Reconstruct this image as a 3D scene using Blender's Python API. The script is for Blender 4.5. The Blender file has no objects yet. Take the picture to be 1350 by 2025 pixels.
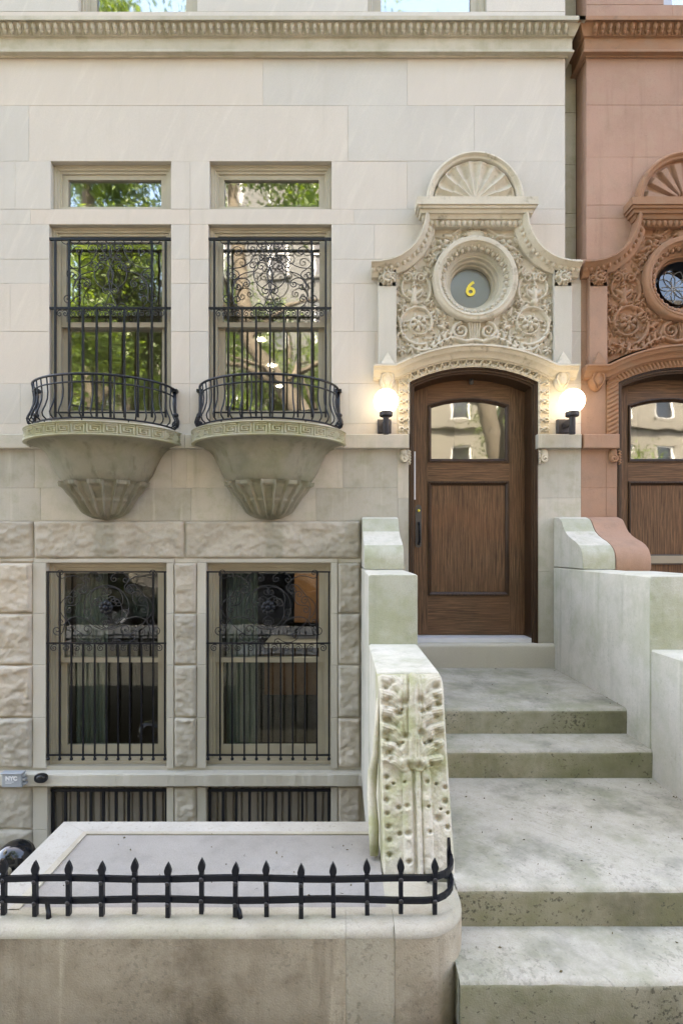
import bpy, bmesh, math, random
import numpy as np
from math import pi, sin, cos, radians
random.seed(7); rng = np.random.default_rng(11)
SC = bpy.context.scene; COL = SC.collection

# ------------------------------------------------------------------ camera, sky, sun, exposure
EYE = 1.78; DIST = 4.88; F = 1050.0            # facade plane is y = 0, camera stands 4.88 m in front of it on the pavement
cam_d = bpy.data.cameras.new('camera'); cam = bpy.data.objects.new('camera', cam_d); COL.objects.link(cam)
cam.location = (0, -DIST, EYE); cam.rotation_euler = (pi / 2, 0, 0)
cam_d.sensor_fit = 'HORIZONTAL'; cam_d.sensor_width = 36; cam_d.lens = 36 * F / 1350
cam_d.shift_y = 72.5 / 1350; cam_d.clip_start = .05; cam_d.clip_end = 500
SC.camera = cam
SUN_EL, SUN_AZ = radians(52), radians(-14)     # sun stands high behind the houses: the facade is in open shade
w = bpy.data.worlds.new('World'); SC.world = w; w.use_nodes = True
nt = w.node_tree; nt.nodes.clear()
sky = nt.nodes.new('ShaderNodeTexSky'); sky.sky_type = 'NISHITA'; sky.sun_disc = False
sky.sun_elevation = SUN_EL; sky.sun_rotation = SUN_AZ; sky.dust_density = 3.0; sky.air_density = .8; sky.ozone_density = .6
bg = nt.nodes.new('ShaderNodeBackground'); bg.inputs['Strength'].default_value = .15
wo = nt.nodes.new('ShaderNodeOutputWorld'); nt.links.new(sky.outputs[0], bg.inputs[0]); nt.links.new(bg.outputs[0], wo.inputs[0])
sl = bpy.data.lights.new('sun', 'SUN'); sl.energy = 2.4; sl.angle = radians(.5); sl.color = (1, .95, .86)
so = bpy.data.objects.new('sun', sl); COL.objects.link(so); so.rotation_euler = (-(pi / 2 - SUN_EL), 0, -SUN_AZ); so.location = (0, 10, 30)
VS = SC.view_settings; VS.view_transform = 'Standard'; VS.look = 'None'; VS.gamma = 1; VS.exposure = 3.90; VS.use_curve_mapping = False
VS.use_white_balance = True; VS.white_balance_temperature = 7900; VS.white_balance_tint = 10
SC.cycles.use_denoising = True; SC.cycles.max_bounces = 6; SC.cycles.diffuse_bounces = 3; SC.cycles.glossy_bounces = 4
SC.cycles.transparent_max_bounces = 12; SC.cycles.caustics_reflective = False; SC.cycles.caustics_refractive = False
SC.cycles.sample_clamp_indirect = 6

# ------------------------------------------------------------------ helpers
def W(px, py, y=0.0):                          # a spot of the photograph at depth y -> x, z
    s = F / (DIST + y); return ((px - 675) / s, EYE + (1085 - py) / s)
def PX(px, y=0.0): return W(px, 0, y)[0]
def PZ(py, y=0.0): return W(0, py, y)[1]

class MB:
    def __init__(s): s.v = []; s.f = []
    def add(s, vs, fs):
        n = len(s.v); s.v += [tuple(v) for v in vs]; s.f += [tuple(i + n for i in f) for f in fs]; return s
    def box(s, x0, x1, y0, y1, z0, z1):
        return s.add([(x0,y0,z0),(x1,y0,z0),(x1,y1,z0),(x0,y1,z0),(x0,y0,z1),(x1,y0,z1),(x1,y1,z1),(x0,y1,z1)],
                     [(0,3,2,1),(4,5,6,7),(0,1,5,4),(1,2,6,5),(2,3,7,6),(3,0,4,7)])
    def cbox(s, x0, x1, z0, z1, y0, y1, b=.004):           # block with a chamfered front (front at y0)
        return s.add([(x0,y1,z0),(x1,y1,z0),(x1,y1,z1),(x0,y1,z1),(x0,y0+b,z0),(x1,y0+b,z0),(x1,y0+b,z1),(x0,y0+b,z1),
                      (x0+b,y0,z0+b),(x1-b,y0,z0+b),(x1-b,y0,z1-b),(x0+b,y0,z1-b)],
                     [(0,3,2,1),(8,9,10,11),(4,5,9,8),(5,6,10,9),(6,7,11,10),(7,4,8,11),(0,1,5,4),(1,2,6,5),(2,3,7,6),(3,0,4,7)])
    def prism(s, poly, a0, a1, axis='x', n=1):             # poly in the two other axes (y,z / x,z / x,y), drawn out along axis
        m = len(poly); vs = []
        for k in range(n + 1):
            a = a0 + (a1 - a0) * k / n
            for p, q in poly: vs.append((a,p,q) if axis == 'x' else (p,a,q) if axis == 'y' else (p,q,a))
        fs = [tuple(range(m))[::-1], tuple(n * m + i for i in range(m))]
        for k in range(n):
            for i in range(m): j = (i + 1) % m; fs.append((k*m+i, k*m+j, (k+1)*m+j, (k+1)*m+i))
        return s.add(vs, fs)
    def tube(s, pts, r, n=6, closed=False):
        P = [np.array(p, float) for p in pts]; m = len(P)
        R = list(r) if hasattr(r, '__len__') else [r] * m
        up = None; vs = []
        for i in range(m):
            if closed: t = P[(i + 1) % m] - P[i - 1]
            else: t = P[min(i + 1, m - 1)] - P[max(i - 1, 0)]
            t /= np.linalg.norm(t) + 1e-12
            if up is None:
                a = np.array((0, 1, 0.)) if abs(t[1]) < .9 else np.array((1., 0, 0)); up = np.cross(t, a); up /= np.linalg.norm(up)
            else:
                up = up - t * np.dot(up, t); up /= np.linalg.norm(up) + 1e-12
            b = np.cross(t, up)
            for k in range(n):
                a = 2 * pi * k / n; vs.append(P[i] + R[i] * (cos(a) * up + sin(a) * b))
        fs = []
        for i in range(m if closed else m - 1):
            j = (i + 1) % m
            for k in range(n): l = (k + 1) % n; fs.append((i*n+k, i*n+l, j*n+l, j*n+k))
        if not closed: fs += [tuple(range(n))[::-1], tuple((m-1)*n+k for k in range(n))]
        return s.add(vs, fs)
    def lathe(s, prof, c=(0,0,0), n=16, a0=0., a1=2*pi, sx=1., sy=1.):   # prof (r,z)
        full = abs(a1 - a0 - 2 * pi) < 1e-6; k = n if full else n + 1; m = len(prof); vs = []
        for i in range(k):
            a = a0 + (a1 - a0) * i / n
            for r, z in prof: vs.append((c[0] + r*cos(a)*sx, c[1] + r*sin(a)*sy, c[2] + z))
        fs = []
        for i in range(n):
            j = (i + 1) % k
            for q in range(m - 1): fs.append((i*m+q, j*m+q, j*m+q+1, i*m+q+1))
        return s.add(vs, fs)
    def ball(s, c, r, n=12, sx=1, sy=1, sz=1):
        m = max(6, n // 2 + 2)
        return s.lathe([(r*sin(pi*i/m)*1.0 + 1e-5, -r*cos(pi*i/m)*sz) for i in range(m + 1)], c, n, 0, 2*pi, sx, sy)
    def sweep(s, path, prof, M, side=1, closed=False):     # profile (n, w): n along the path's normal, w out of its plane
        m = len(path); k = len(prof); vs = []
        for i in range(m):
            p = np.array(path[i], float)
            a = np.array(path[i-1], float) if (i > 0 or closed) else None
            b = np.array(path[(i+1) % m], float) if (i < m - 1 or closed) else None
            def nr(u, v): t = v - u; t = t / (np.linalg.norm(t) + 1e-12); return np.array((t[1], -t[0])) * side
            if a is None: n = nr(p, b)
            elif b is None: n = nr(a, p)
            else:
                n1, n2 = nr(a, p), nr(p, b); n = n1 + n2; n /= np.linalg.norm(n) + 1e-12; n = n / max(.35, np.dot(n, n1))
            for q, wv in prof: u = p + n * q; vs.append(M(u[0], u[1], wv))
        fs = []
        for i in range(m if closed else m - 1):
            j = (i + 1) % m
            for q in range(k - 1): fs.append((i*k+q, i*k+q+1, j*k+q+1, j*k+q))
        if not closed: fs += [tuple(range(k)), tuple((m-1)*k+q for q in range(k))[::-1]]
        return s.add(vs, fs)
    def build(s, name, mat, parent=None, smooth=False, recalc=True, loc=None, angle=None):
        me = bpy.data.meshes.new(name); me.from_pydata(s.v, [], s.f); 
        if recalc:
            bm = bmesh.new(); bm.from_mesh(me); bmesh.ops.recalc_face_normals(bm, faces=bm.faces); bm.to_mesh(me); bm.free()
        return link(name, me, mat, parent, smooth, loc, angle)

def link(name, me, mat, parent=None, smooth=False, loc=None, angle=None):
    o = bpy.data.objects.new(name, me); COL.objects.link(o)
    if mat: me.materials.append(mat)
    if smooth:
        me.polygons.foreach_set('use_smooth', [True] * len(me.polygons))
        if angle:
            try: me.set_sharp_from_angle(angle=radians(angle))
            except Exception: pass
    if parent: o.parent = parent
    if loc is not None: o.location = loc
    return o
def xz(u, v, w): return (u, -w, v)             # a plan in the facade's plane; w stands out of the wall
def empty(name, parent=None, loc=(0,0,0)):
    o = bpy.data.objects.new(name, None); o.empty_display_size = .1; COL.objects.link(o); o.location = loc
    if parent: o.parent = parent
    return o
def tag(o, label, cat, group=None):
    o['label'] = label; o['category'] = cat
    if group: o['group'] = group
    return o
def stuff(o): o['kind'] = 'stuff'; return o
def struct(o): o['kind'] = 'structure'; return o
def dup(o, dx=0, dy=0, dz=0, parent=None):     # a thing with its parts and sub-parts (meshes are shared)
    c = o.copy(); COL.objects.link(c)
    if parent: c.parent = parent
    c.location = (o.location.x + dx, o.location.y + dy, o.location.z + dz)
    for ch in list(o.children): dup(ch, parent=c)
    return c
def box(name, mat, parent, x0, x1, y0, y1, z0, z1): return MB().box(x0,x1,y0,y1,z0,z1).build(name, mat, parent)

def hsh(ix, iy, seed):
    v = np.sin(ix * 127.1 + iy * 311.7 + seed * 74.7) * 43758.5453; return v - np.floor(v)
def vn(x, y, seed=0):
    ix, iy = np.floor(x), np.floor(y); fx, fy = x - ix, y - iy
    fx = fx*fx*(3-2*fx); fy = fy*fy*(3-2*fy)
    a, b, c, d = hsh(ix,iy,seed), hsh(ix+1,iy,seed), hsh(ix,iy+1,seed), hsh(ix+1,iy+1,seed)
    return (a*(1-fx)+b*fx)*(1-fy) + (c*(1-fx)+d*fx)*fy
def fbm(x, y, o=4, seed=0):
    t = 0; a = .5
    for k in range(o): t = t + a * vn(x * 2**k, y * 2**k, seed + k * 3.1); a *= .5
    return t
def sst(a, b, x): t = np.clip((x - a) / (b - a), 0, 1); return t * t * (3 - 2 * t)
def grid(name, X, Y, Z, mat, parent=None, mask=None, smooth=True, flip=False):   # a carved surface from three arrays
    r, c = X.shape; idx = np.arange(r * c).reshape(r, c)
    q = np.stack([idx[:-1,:-1], idx[:-1,1:], idx[1:,1:], idx[1:,:-1]], -1).reshape(-1, 4)
    if flip: q = q[:, ::-1]
    if mask is not None:
        k = (mask[:-1,:-1] & mask[:-1,1:] & mask[1:,1:] & mask[1:,:-1]).reshape(-1); q = q[k]
    co = np.stack([X, Y, Z], -1).reshape(-1, 3)
    used = np.unique(q); remap = np.full(len(co), -1); remap[used] = np.arange(len(used)); co = co[used]; q = remap[q]
    return link(name, raw(name, co, q), mat, parent, smooth)
def raw(name, co, q):
    me = bpy.data.meshes.new(name); n = len(q); k = q.shape[1]
    me.vertices.add(len(co)); me.vertices.foreach_set('co', np.asarray(co, np.float32).ravel())
    me.loops.add(n * k); me.loops.foreach_set('vertex_index', q.astype(np.int32).ravel())
    me.polygons.add(n); me.polygons.foreach_set('loop_start', np.arange(0, n * k, k, dtype=np.int32))
    me.update(); me.validate(); return me
def arc(cx, cz, r, a0, a1, n): return [(cx + r * cos(a0 + (a1 - a0) * i / n), cz + r * sin(a0 + (a1 - a0) * i / n)) for i in range(n + 1)]

# ------------------------------------------------------------------ materials
class NT:
    def __init__(s, name):
        s.m = bpy.data.materials.new(name); s.m.use_nodes = True; s.t = s.m.node_tree
        s.b = s.t.nodes['Principled BSDF']; s.out = s.t.nodes['Material Output']
        s.geo = s.n('ShaderNodeNewGeometry')
    def n(s, t, **kw):
        o = s.t.nodes.new(t)
        for k, v in kw.items(): setattr(o, k, v)
        return o
    def l(s, a, b): s.t.links.new(a, b)
    def pos(s, scale=(1,1,1), rot=(0,0,0), loc=(0,0,0), obj=False, kind='POINT'):
        mp = s.n('ShaderNodeMapping', vector_type=kind); mp.inputs['Scale'].default_value = scale; mp.inputs['Rotation'].default_value = rot; mp.inputs['Location'].default_value = loc
        s.l(s.n('ShaderNodeTexCoord').outputs['Object'] if obj else s.geo.outputs['Position'], mp.inputs[0]); return mp.outputs[0]
    def noise(s, vec, scale, detail=4, rough=.55, dist=0):
        o = s.n('ShaderNodeTexNoise'); o.inputs['Scale'].default_value = scale; o.inputs['Detail'].default_value = detail
        o.inputs['Roughness'].default_value = rough; o.inputs['Distortion'].default_value = dist; s.l(vec, o.inputs['Vector']); return o.outputs['Fac']
    def ramp(s, fac, a, b, va=0., vb=1.):
        o = s.n('ShaderNodeMapRange', interpolation_type='SMOOTHSTEP')
        o.inputs[1].default_value = a; o.inputs[2].default_value = b; o.inputs[3].default_value = va; o.inputs[4].default_value = vb; s.l(fac, o.inputs[0]); return o.outputs[0]
    def mix(s, fac, a, b, mode='MIX'):
        o = s.n('ShaderNodeMix', data_type='RGBA', blend_type=mode)
        for i, v in ((0, fac), (6, a), (7, b)):
            if isinstance(v, (int, float)): o.inputs[i].default_value = v
            elif isinstance(v, tuple): o.inputs[i].default_value = (*v, 1)
            else: s.l(v, o.inputs[i])
        return o.outputs[2]
    def math(s, op, a, b):
        o = s.n('ShaderNodeMath', operation=op)
        for i, v in ((0, a), (1, b)):
            if isinstance(v, (int, float)): o.inputs[i].default_value = v
            else: s.l(v, o.inputs[i])
        return o.outputs[0]
    def bump(s, h, strength, dist):
        o = s.n('ShaderNodeBump'); o.inputs['Strength'].default_value = strength; o.inputs['Distance'].default_value = dist; s.l(h, o.inputs['Height']); s.l(o.outputs[0], s.b.inputs['Normal'])
    def fin(s, col=None, rough=.8, metal=0, spec=.5):
        if col is not None:
            if isinstance(col, tuple): s.b.inputs['Base Color'].default_value = (*col, 1)
            else: s.l(col, s.b.inputs['Base Color'])
        if isinstance(rough, (int, float)): s.b.inputs['Roughness'].default_value = rough
        else: s.l(rough, s.b.inputs['Roughness'])
        s.b.inputs['Metallic'].default_value = metal; s.b.inputs['Specular IOR Level'].default_value = spec
        return s.m

def stone(name, a, b, c=None, tone=.12, streak=0., moss=0., mosscol=(.20,.22,.09), stain=0., staincol=(.10,.09,.06), pit=0., bump=.35, veins=0., wash=0., seed=0, grainscale=160, hue=0., scratch=0., dirt=0., drip=()):
    t = NT(name); p = t.pos(loc=(seed*3.7, seed*1.3, seed*2.1))
    L = t.noise(p, 1.1, 3); M_ = t.noise(p, 7, 4, .6); G = t.noise(p, grainscale, 2, .6)
    col = t.mix(t.ramp(L, .3, .7), a, b)
    if c: col = t.mix(t.math('MULTIPLY', t.ramp(M_, .42, .72), .6), col, c)
    oi = t.n('ShaderNodeObjectInfo')
    if hue: col = t.mix(t.ramp(oi.outputs['Random'], .35, .9, 0, hue), col, (a[0]*.95, a[1]*.86, a[2]*.80))
    v = t.ramp(oi.outputs['Random'], 0, 1, 1 - tone, 1 + tone * .55); 
    col = t.mix(1., col, t.comb(v), 'MULTIPLY')
    if veins:
        ob = t.pos(rot=(0, .42, 0), scale=(.16, 1, 1.3), kind='TEXTURE'); V = t.noise(ob, 2.0, 5, .66, .5)
        col = t.mix(t.ramp(V, .5, .75, 0, veins), col, (min(1,a[0]*1.22), min(1,a[1]*1.2), min(1,a[2]*1.16)))
        col = t.mix(t.ramp(V, .44, .22, 0, veins * .7), col, (b[0]*.80, b[1]*.76, b[2]*.70))
    if streak:
        S = t.noise(t.pos(scale=(5.5, 5.5, .45), loc=(seed, 0, 0)), 1.6, 5, .65)
        col = t.mix(t.ramp(S, .5, .74, 0, streak), col, staincol)
    if wash:
        S = t.noise(t.pos(scale=(7, 7, .5), loc=(seed+5, 0, 0)), 1.7, 5, .65)
        col = t.mix(t.ramp(S, .55, .75, 0, wash), col, (min(1,a[0]*1.3), min(1,a[1]*1.3), min(1,a[2]*1.28)))
    if stain:
        S = t.noise(t.pos(loc=(seed+9, 2, 1)), 2.0, 6, .68)
        col = t.mix(t.ramp(S, .47, .72, 0, stain), col, staincol)
    if moss:
        S = t.noise(t.pos(loc=(3, seed+1, 4)), 2.6, 6, .7)
        col = t.mix(t.ramp(S, .42, .68, 0, moss), col, mosscol)
    for xc, wd in drip:                          # grey drip stain running down below a corbel
        sx = t.n('ShaderNodeSeparateXYZ'); t.l(t.geo.outputs['Position'], sx.inputs[0]); wob = t.math('MULTIPLY', t.math('SUBTRACT', t.noise(t.pos(), 5, 3), .5), .10)
        dd = t.math('ABSOLUTE', t.math('ADD', t.math('SUBTRACT', sx.outputs[0], xc), wob), 0.); col = t.mix(t.ramp(dd, wd, wd * .55, 0, .6), col, (.27,.26,.20))
    if scratch:
        S = t.noise(t.pos(rot=(0, 0, -.7), scale=(.5, .04, .2), kind='TEXTURE'), 1.0, 4, .65); col = t.mix(t.ramp(S, .54, .74, 0, scratch), col, staincol)
        S = t.noise(t.pos(rot=(0, 0, -.75), scale=(.13, .016, .1), kind='TEXTURE'), 1.0, 3, .6); col = t.mix(t.ramp(S, .62, .70, 0, scratch * 1.3), col, (.10,.10,.085))
    if dirt:
        S = t.noise(p, 11, 4, .6); col = t.mix(t.ramp(S, .57, .72, 0, dirt), col, (.13,.11,.075))
    if pit:
        S = t.math('ADD', t.noise(p, 48, 3, .7), t.math('MULTIPLY', t.math('SUBTRACT', t.noise(t.pos(loc=(seed, 4, 9)), 3.1, 3), .5), .38)); col = t.mix(t.ramp(S, .58, .68, 0, pit), col, (.07,.068,.05))
    col = t.mix(t.ramp(G, .3, .7, .0, .26), col, (a[0]*.55, a[1]*.53, a[2]*.48))
    h = t.math('ADD', t.math('MULTIPLY', G, .5), t.math('MULTIPLY', M_, 1.2))
    t.bump(h, bump, .006)
    return t.fin(col, .88, 0, .25)
def _comb(s, v):
    o = s.n('ShaderNodeCombineColor'); [s.l(v, o.inputs[i]) for i in range(3)]; return o.outputs[0]
NT.comb = _comb

M = {}
M['ashlar'] = stone('limestone_ashlar', (.60,.557,.487), (.55,.51,.447), None, tone=.075, veins=.28, bump=.15, streak=.22, staincol=(.43,.385,.31), hue=.6)
M['sillstone'] = stone('limestone_weathered', (.53,.50,.43), (.45,.42,.35), (.34,.34,.24), tone=.16, streak=.35, staincol=(.27,.25,.20), wash=.35, bump=.22, seed=2, hue=.35)
M['rock'] = stone('limestone_rock_faced', (.57,.52,.435), (.48,.435,.36), (.38,.34,.275), tone=.13, drip=((PX(211), .12), (PX(543), .11)), stain=.45, staincol=(.25,.22,.17), bump=.6, seed=3, hue=.4)
M['draft'] = stone('limestone_smooth_margin', (.56,.52,.44), (.49,.455,.385), None, tone=.06, bump=.25, streak=.15, staincol=(.34,.31,.25), seed=4)
M['carved'] = stone('limestone_carved', (.62,.56,.45), (.55,.49,.385), (.46,.41,.31), tone=.04, stain=.14, staincol=(.24,.21,.15), bump=.25, seed=5, dirt=.5)
M['corbel'] = stone('limestone_mossy_shaded', (.32,.295,.23), (.24,.225,.165), (.18,.18,.12), tone=.06, streak=.7, staincol=(.12,.115,.075), bump=.5, seed=6, stain=.3, moss=.35, mosscol=(.23,.235,.12))  # base colour darkened for the balcony's shadow; moss and streaks are its own
M['cornice'] = stone('limestone_cornice', (.56,.51,.41), (.47,.425,.33), (.36,.325,.22), tone=.05, bump=.25, seed=7, streak=.3, staincol=(.30,.27,.17))
M['cheek'] = stone('stone_cheek_mossy', (.62,.58,.505), (.54,.505,.435), (.45,.44,.345), tone=.06, moss=.38, mosscol=(.31,.33,.20), bump=.8, seed=8, wash=.3, pit=.14, streak=.5, stain=.45, staincol=(.285,.285,.21))
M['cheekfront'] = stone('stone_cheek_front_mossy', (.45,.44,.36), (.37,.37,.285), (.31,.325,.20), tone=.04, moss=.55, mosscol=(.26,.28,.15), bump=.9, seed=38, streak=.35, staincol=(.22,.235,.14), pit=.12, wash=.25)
M['newel'] = stone('stone_newel_carved', (.60,.55,.455), (.54,.495,.40), None, tone=.03, moss=.85, mosscol=(.27,.285,.11), bump=.5, seed=9, pit=.12)
M['step'] = stone('stone_step', (.45,.42,.36), (.375,.355,.30), (.305,.30,.225), tone=.05, moss=.6, mosscol=(.20,.215,.125), stain=1.0, staincol=(.165,.17,.135), bump=.7, seed=10, pit=.35, scratch=.20)
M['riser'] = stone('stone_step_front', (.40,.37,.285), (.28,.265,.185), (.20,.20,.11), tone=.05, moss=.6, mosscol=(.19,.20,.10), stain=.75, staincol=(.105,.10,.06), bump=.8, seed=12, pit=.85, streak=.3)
M['wallcap'] = stone('stone_wall_cap', (.44,.405,.335), (.37,.335,.27), (.31,.28,.215), tone=.02, stain=.3, staincol=(.25,.215,.16), moss=.25, mosscol=(.34,.34,.2), bump=.5, seed=13, pit=.15)
M['wallface'] = stone('stone_front_wall', (.52,.455,.35), (.39,.335,.25), (.28,.235,.165), tone=.03, stain=.8, staincol=(.15,.115,.075), wash=.6, streak=.6, bump=.8, seed=14, pit=.3)
M['wallpatch'] = stone('stone_wall_repair', (.50,.455,.36), (.42,.38,.295), (.34,.31,.23), tone=.03, wash=.4, bump=.7, seed=34, pit=.35, streak=.2, staincol=(.28,.26,.18))
M['blue'] = stone('bluestone', (.32,.298,.268), (.26,.243,.22), (.22,.205,.185), tone=.04, bump=.7, seed=15, pit=.12, wash=.2, stain=.35, staincol=(.22,.22,.215))
M['slab'] = stone('slab_border_stone', (.44,.415,.37), (.38,.36,.32), (.33,.31,.27), tone=.04, bump=.6, seed=16, pit=.25, stain=.3, staincol=(.28,.26,.22))
M['redwall'] = stone('brownstone_wall', (.43,.265,.195), (.38,.23,.165), (.41,.275,.195), tone=.08, bump=.4, seed=17, streak=.5, staincol=(.25,.16,.11), stain=.4, pit=.10)
M['redcarved'] = stone('brownstone_carved', (.36,.195,.115), (.30,.16,.092), (.29,.19,.125), tone=.03, stain=.3, staincol=(.17,.13,.095), bump=.25, seed=18, dirt=.4)
M['redjamb'] = stone('brownstone_jamb', (.40,.245,.17), (.345,.205,.14), (.30,.20,.145), tone=.06, bump=.5, seed=19, streak=.3, staincol=(.2,.13,.09), stain=.3, pit=.12)
M['mortar'] = stone('mortar', (.50,.46,.385), (.46,.42,.345), None, tone=0, bump=.2)
M['redmortar'] = stone('mortar_red', (.22,.13,.09), (.2,.12,.08), None, tone=0, bump=.2)
M['pave'] = stone('pavement_concrete', (.24,.235,.22), (.20,.195,.185), (.17,.17,.16), tone=.08, stain=.3, bump=.4, seed=20)
M['asphalt'] = stone('asphalt', (.06,.06,.062), (.045,.045,.047), None, tone=0, bump=.6, seed=21)
M['opp1'] = stone('opposite_stone_pale', (.16,.15,.13), (.14,.13,.115), None, tone=.05, bump=.1, seed=22)
M['opp2'] = stone('opposite_brick', (.30,.16,.11), (.26,.13,.09), None, tone=.05, bump=.1, seed=23)
M['opp3'] = stone('opposite_stone_grey', (.10,.10,.10), (.085,.085,.085), None, tone=.05, bump=.1, seed=24)

def paint(name, col, rough=.45, spec=.5, bump=.08, var=.12, scale=40):
    t = NT(name); p = t.pos(); n = t.noise(p, scale, 3); n2 = t.noise(p, 4, 4)
    c = t.mix(t.ramp(n2, .3, .7, 0, 1), tuple(x*(1-var) for x in col), tuple(min(1, x*(1+var)) for x in col)); t.bump(n, bump, .002)
    return t.fin(c, rough, 0, spec)
M['iron'] = paint('black_iron', (.0055,.0065,.010), .36, .35, .3)
M['ironsoft'] = paint('black_iron_sheen', (.026,.024,.024), .5, .4, .3)  # base colour lightened to stand in for light reflected off the scrolls
M['tan'] = paint('tan_window_paint', (.40,.355,.265), .5, .4, .05, .06)
M['tandark'] = paint('tan_window_shade', (.30,.26,.19), .55, .4, .05, .06)
M['grey'] = paint('grey_metal_box', (.36,.38,.40), .4, .5, .05)
M['white'] = paint('white_paint', (.75,.75,.76), .4, .5, .02, .03)
M['alu'] = paint('threshold_metal', (.62,.62,.64), .35, .5, .05, .08)
M['gold'] = paint('gold_leaf_yellow', (1.0,.82,.10), .4, .5, .02, .05)
M['plate'] = paint('dark_bronze', (.055,.050,.046), .4, .6, .05)
M['lampblack'] = paint('black_lamp_metal', (.030,.028,.032), .5, .4, .05)
M['dome'] = paint('glossy_black_lacquer', (.006,.007,.010), .12, .6, .0)
M['panel'] = paint('tan_corrugated_panel', (.28,.25,.21), .6, .3, .1, .1)
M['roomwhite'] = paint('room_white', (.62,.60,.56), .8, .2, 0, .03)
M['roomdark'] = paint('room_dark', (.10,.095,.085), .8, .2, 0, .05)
M['kitchen'] = paint('room_wood', (.22,.11,.05), .4, .4, 0, .15)
M['bark'] = stone('bark', (.11,.09,.07), (.07,.058,.045), (.15,.13,.11), tone=.05, bump=1., seed=30, grainscale=30)

def wood(name, vert=True, dark=1.):
    t = NT(name); sc = (50, 50, 1.5) if vert else (1.5, 50, 56)
    n = t.noise(t.pos(scale=sc), 2.2, 6, .65, .6); f = t.noise(t.pos(scale=tuple(x*4 for x in sc)), 3.0, 3, .6); L = t.noise(t.pos(), 2.5, 3)
    c = t.mix(t.ramp(n, .36, .66), tuple(x*dark for x in (.060,.030,.015)), tuple(x*dark for x in (.190,.106,.056)))
    c = t.mix(t.ramp(f, .45, .7, 0, .35), c, tuple(x*dark for x in (.020,.010,.006)))
    c = t.mix(t.ramp(L, .4, .7, 0, .35), c, tuple(x*dark for x in (.150,.066,.030)))
    t.bump(n, .12, .003); return t.fin(c, .40, 0, .3)
M['woodv'] = wood('walnut_wood_upright'); M['woodh'] = wood('walnut_wood_level', False); M['woodframe'] = wood('walnut_wood_frame', True, .36)

def glass(name, refl, tint=(.86,.90,.88), soft=.025):
    t = NT(name); t.t.nodes.remove(t.b)
    tr = t.n('ShaderNodeBsdfTransparent'); tr.inputs[0].default_value = (*tint, 1)
    gl = t.n('ShaderNodeBsdfGlossy'); gl.inputs['Roughness'].default_value = soft; gl.inputs[0].default_value = (1,1,1,1)
    n = t.noise(t.pos(), 2.2, 2); bp = t.n('ShaderNodeBump'); bp.inputs['Strength'].default_value = .07; bp.inputs['Distance'].default_value = .02; t.l(n, bp.inputs['Height']); t.l(bp.outputs[0], gl.inputs['Normal'])
    lw = t.n('ShaderNodeLayerWeight'); lw.inputs[0].default_value = .3
    f = t.math('ADD', t.math('MULTIPLY', lw.outputs['Fresnel'], .6), refl)
    mx = t.n('ShaderNodeMixShader'); t.l(f, mx.inputs[0]); t.l(tr.outputs[0], mx.inputs[1]); t.l(gl.outputs[0], mx.inputs[2]); t.l(mx.outputs[0], t.out.inputs[0]); return t.m
M['glass'] = glass('window_glass', .25)
M['glasslow'] = glass('window_glass_low', .065)
M['glassdoor'] = glass('door_glass', .15)
M['curtain'] = paint('grey_green_curtain', (.30,.34,.31), .9, .1, 0, .08)
M['glassred'] = glass('dark_leaded_glass', .02, (.3,.32,.3))
M['glassocc'] = glass('leaded_glass', .16, (.42,.44,.42), .3)
def emis(name, col, st):
    t = NT(name); t.fin(col, .3); t.b.inputs['Emission Color'].default_value = (*col, 1); t.b.inputs['Emission Strength'].default_value = st; return t.m
M['globe'] = emis('lit_opal_glass', (1, .86, .66), .62)
M['downlight'] = emis('ceiling_light', (1, .9, .75), 9)
def leafmat(name, a, b):
    t = NT(name); oi = t.noise(t.pos(), 1.6, 3); n = t.noise(t.pos(), 9, 2); c = t.mix(t.ramp(t.math('ADD', t.math('MULTIPLY', oi, .5), t.math('MULTIPLY', n, .5)), .35, .65), a, b)
    t.l(c, t.b.inputs['Base Color']); t.b.inputs['Roughness'].default_value = .5
    tl = t.n('ShaderNodeBsdfTranslucent'); t.l(t.mix(1., c, (1.5, 1.4, .6), 'MULTIPLY'), tl.inputs[0])
    mx = t.n('ShaderNodeMixShader'); mx.inputs[0].default_value = .5; t.l(t.b.outputs[0], mx.inputs[1]); t.l(tl.outputs[0], mx.inputs[2]); t.l(mx.outputs[0], t.out.inputs[0]); return t.m
M['leaf'] = leafmat('foliage', (.065,.115,.022), (.13,.19,.04))
# ------------------------------------------------------------------ ground
ground = struct(MB().box(-60, 60, -60, -7.2, -.35, -.14).build('road', M['asphalt']))
struct(MB().box(-12, -1.62, -7.2, -2.95, -.3, -.004).box(-1.62, 12, -7.2, -2.95, -.3, -.004).build('pavement_base', M['mortar']))
pv = struct(empty('pavement'))
for i in range(-5, 6):
    for j in range(3):
        MB().box(i*1.5+.005, i*1.5+1.495, -7.05+j*1.37+.005, -7.05+j*1.37+1.365, -.05, .0).build('paving_slab', M['pave'], pv)
struct(MB().box(-12, 12, -7.2, -7.06, -.3, .002).build('kerb', M['slab']))
struct(MB().box(-60, 60, -60, -16.5, -.3, -.01).build('far_pavement', M['pave']))
struct(MB().box(-9, .2, -2.9, .6, -1.5, -1.2).build('areaway_floor', M['pave']))

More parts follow.
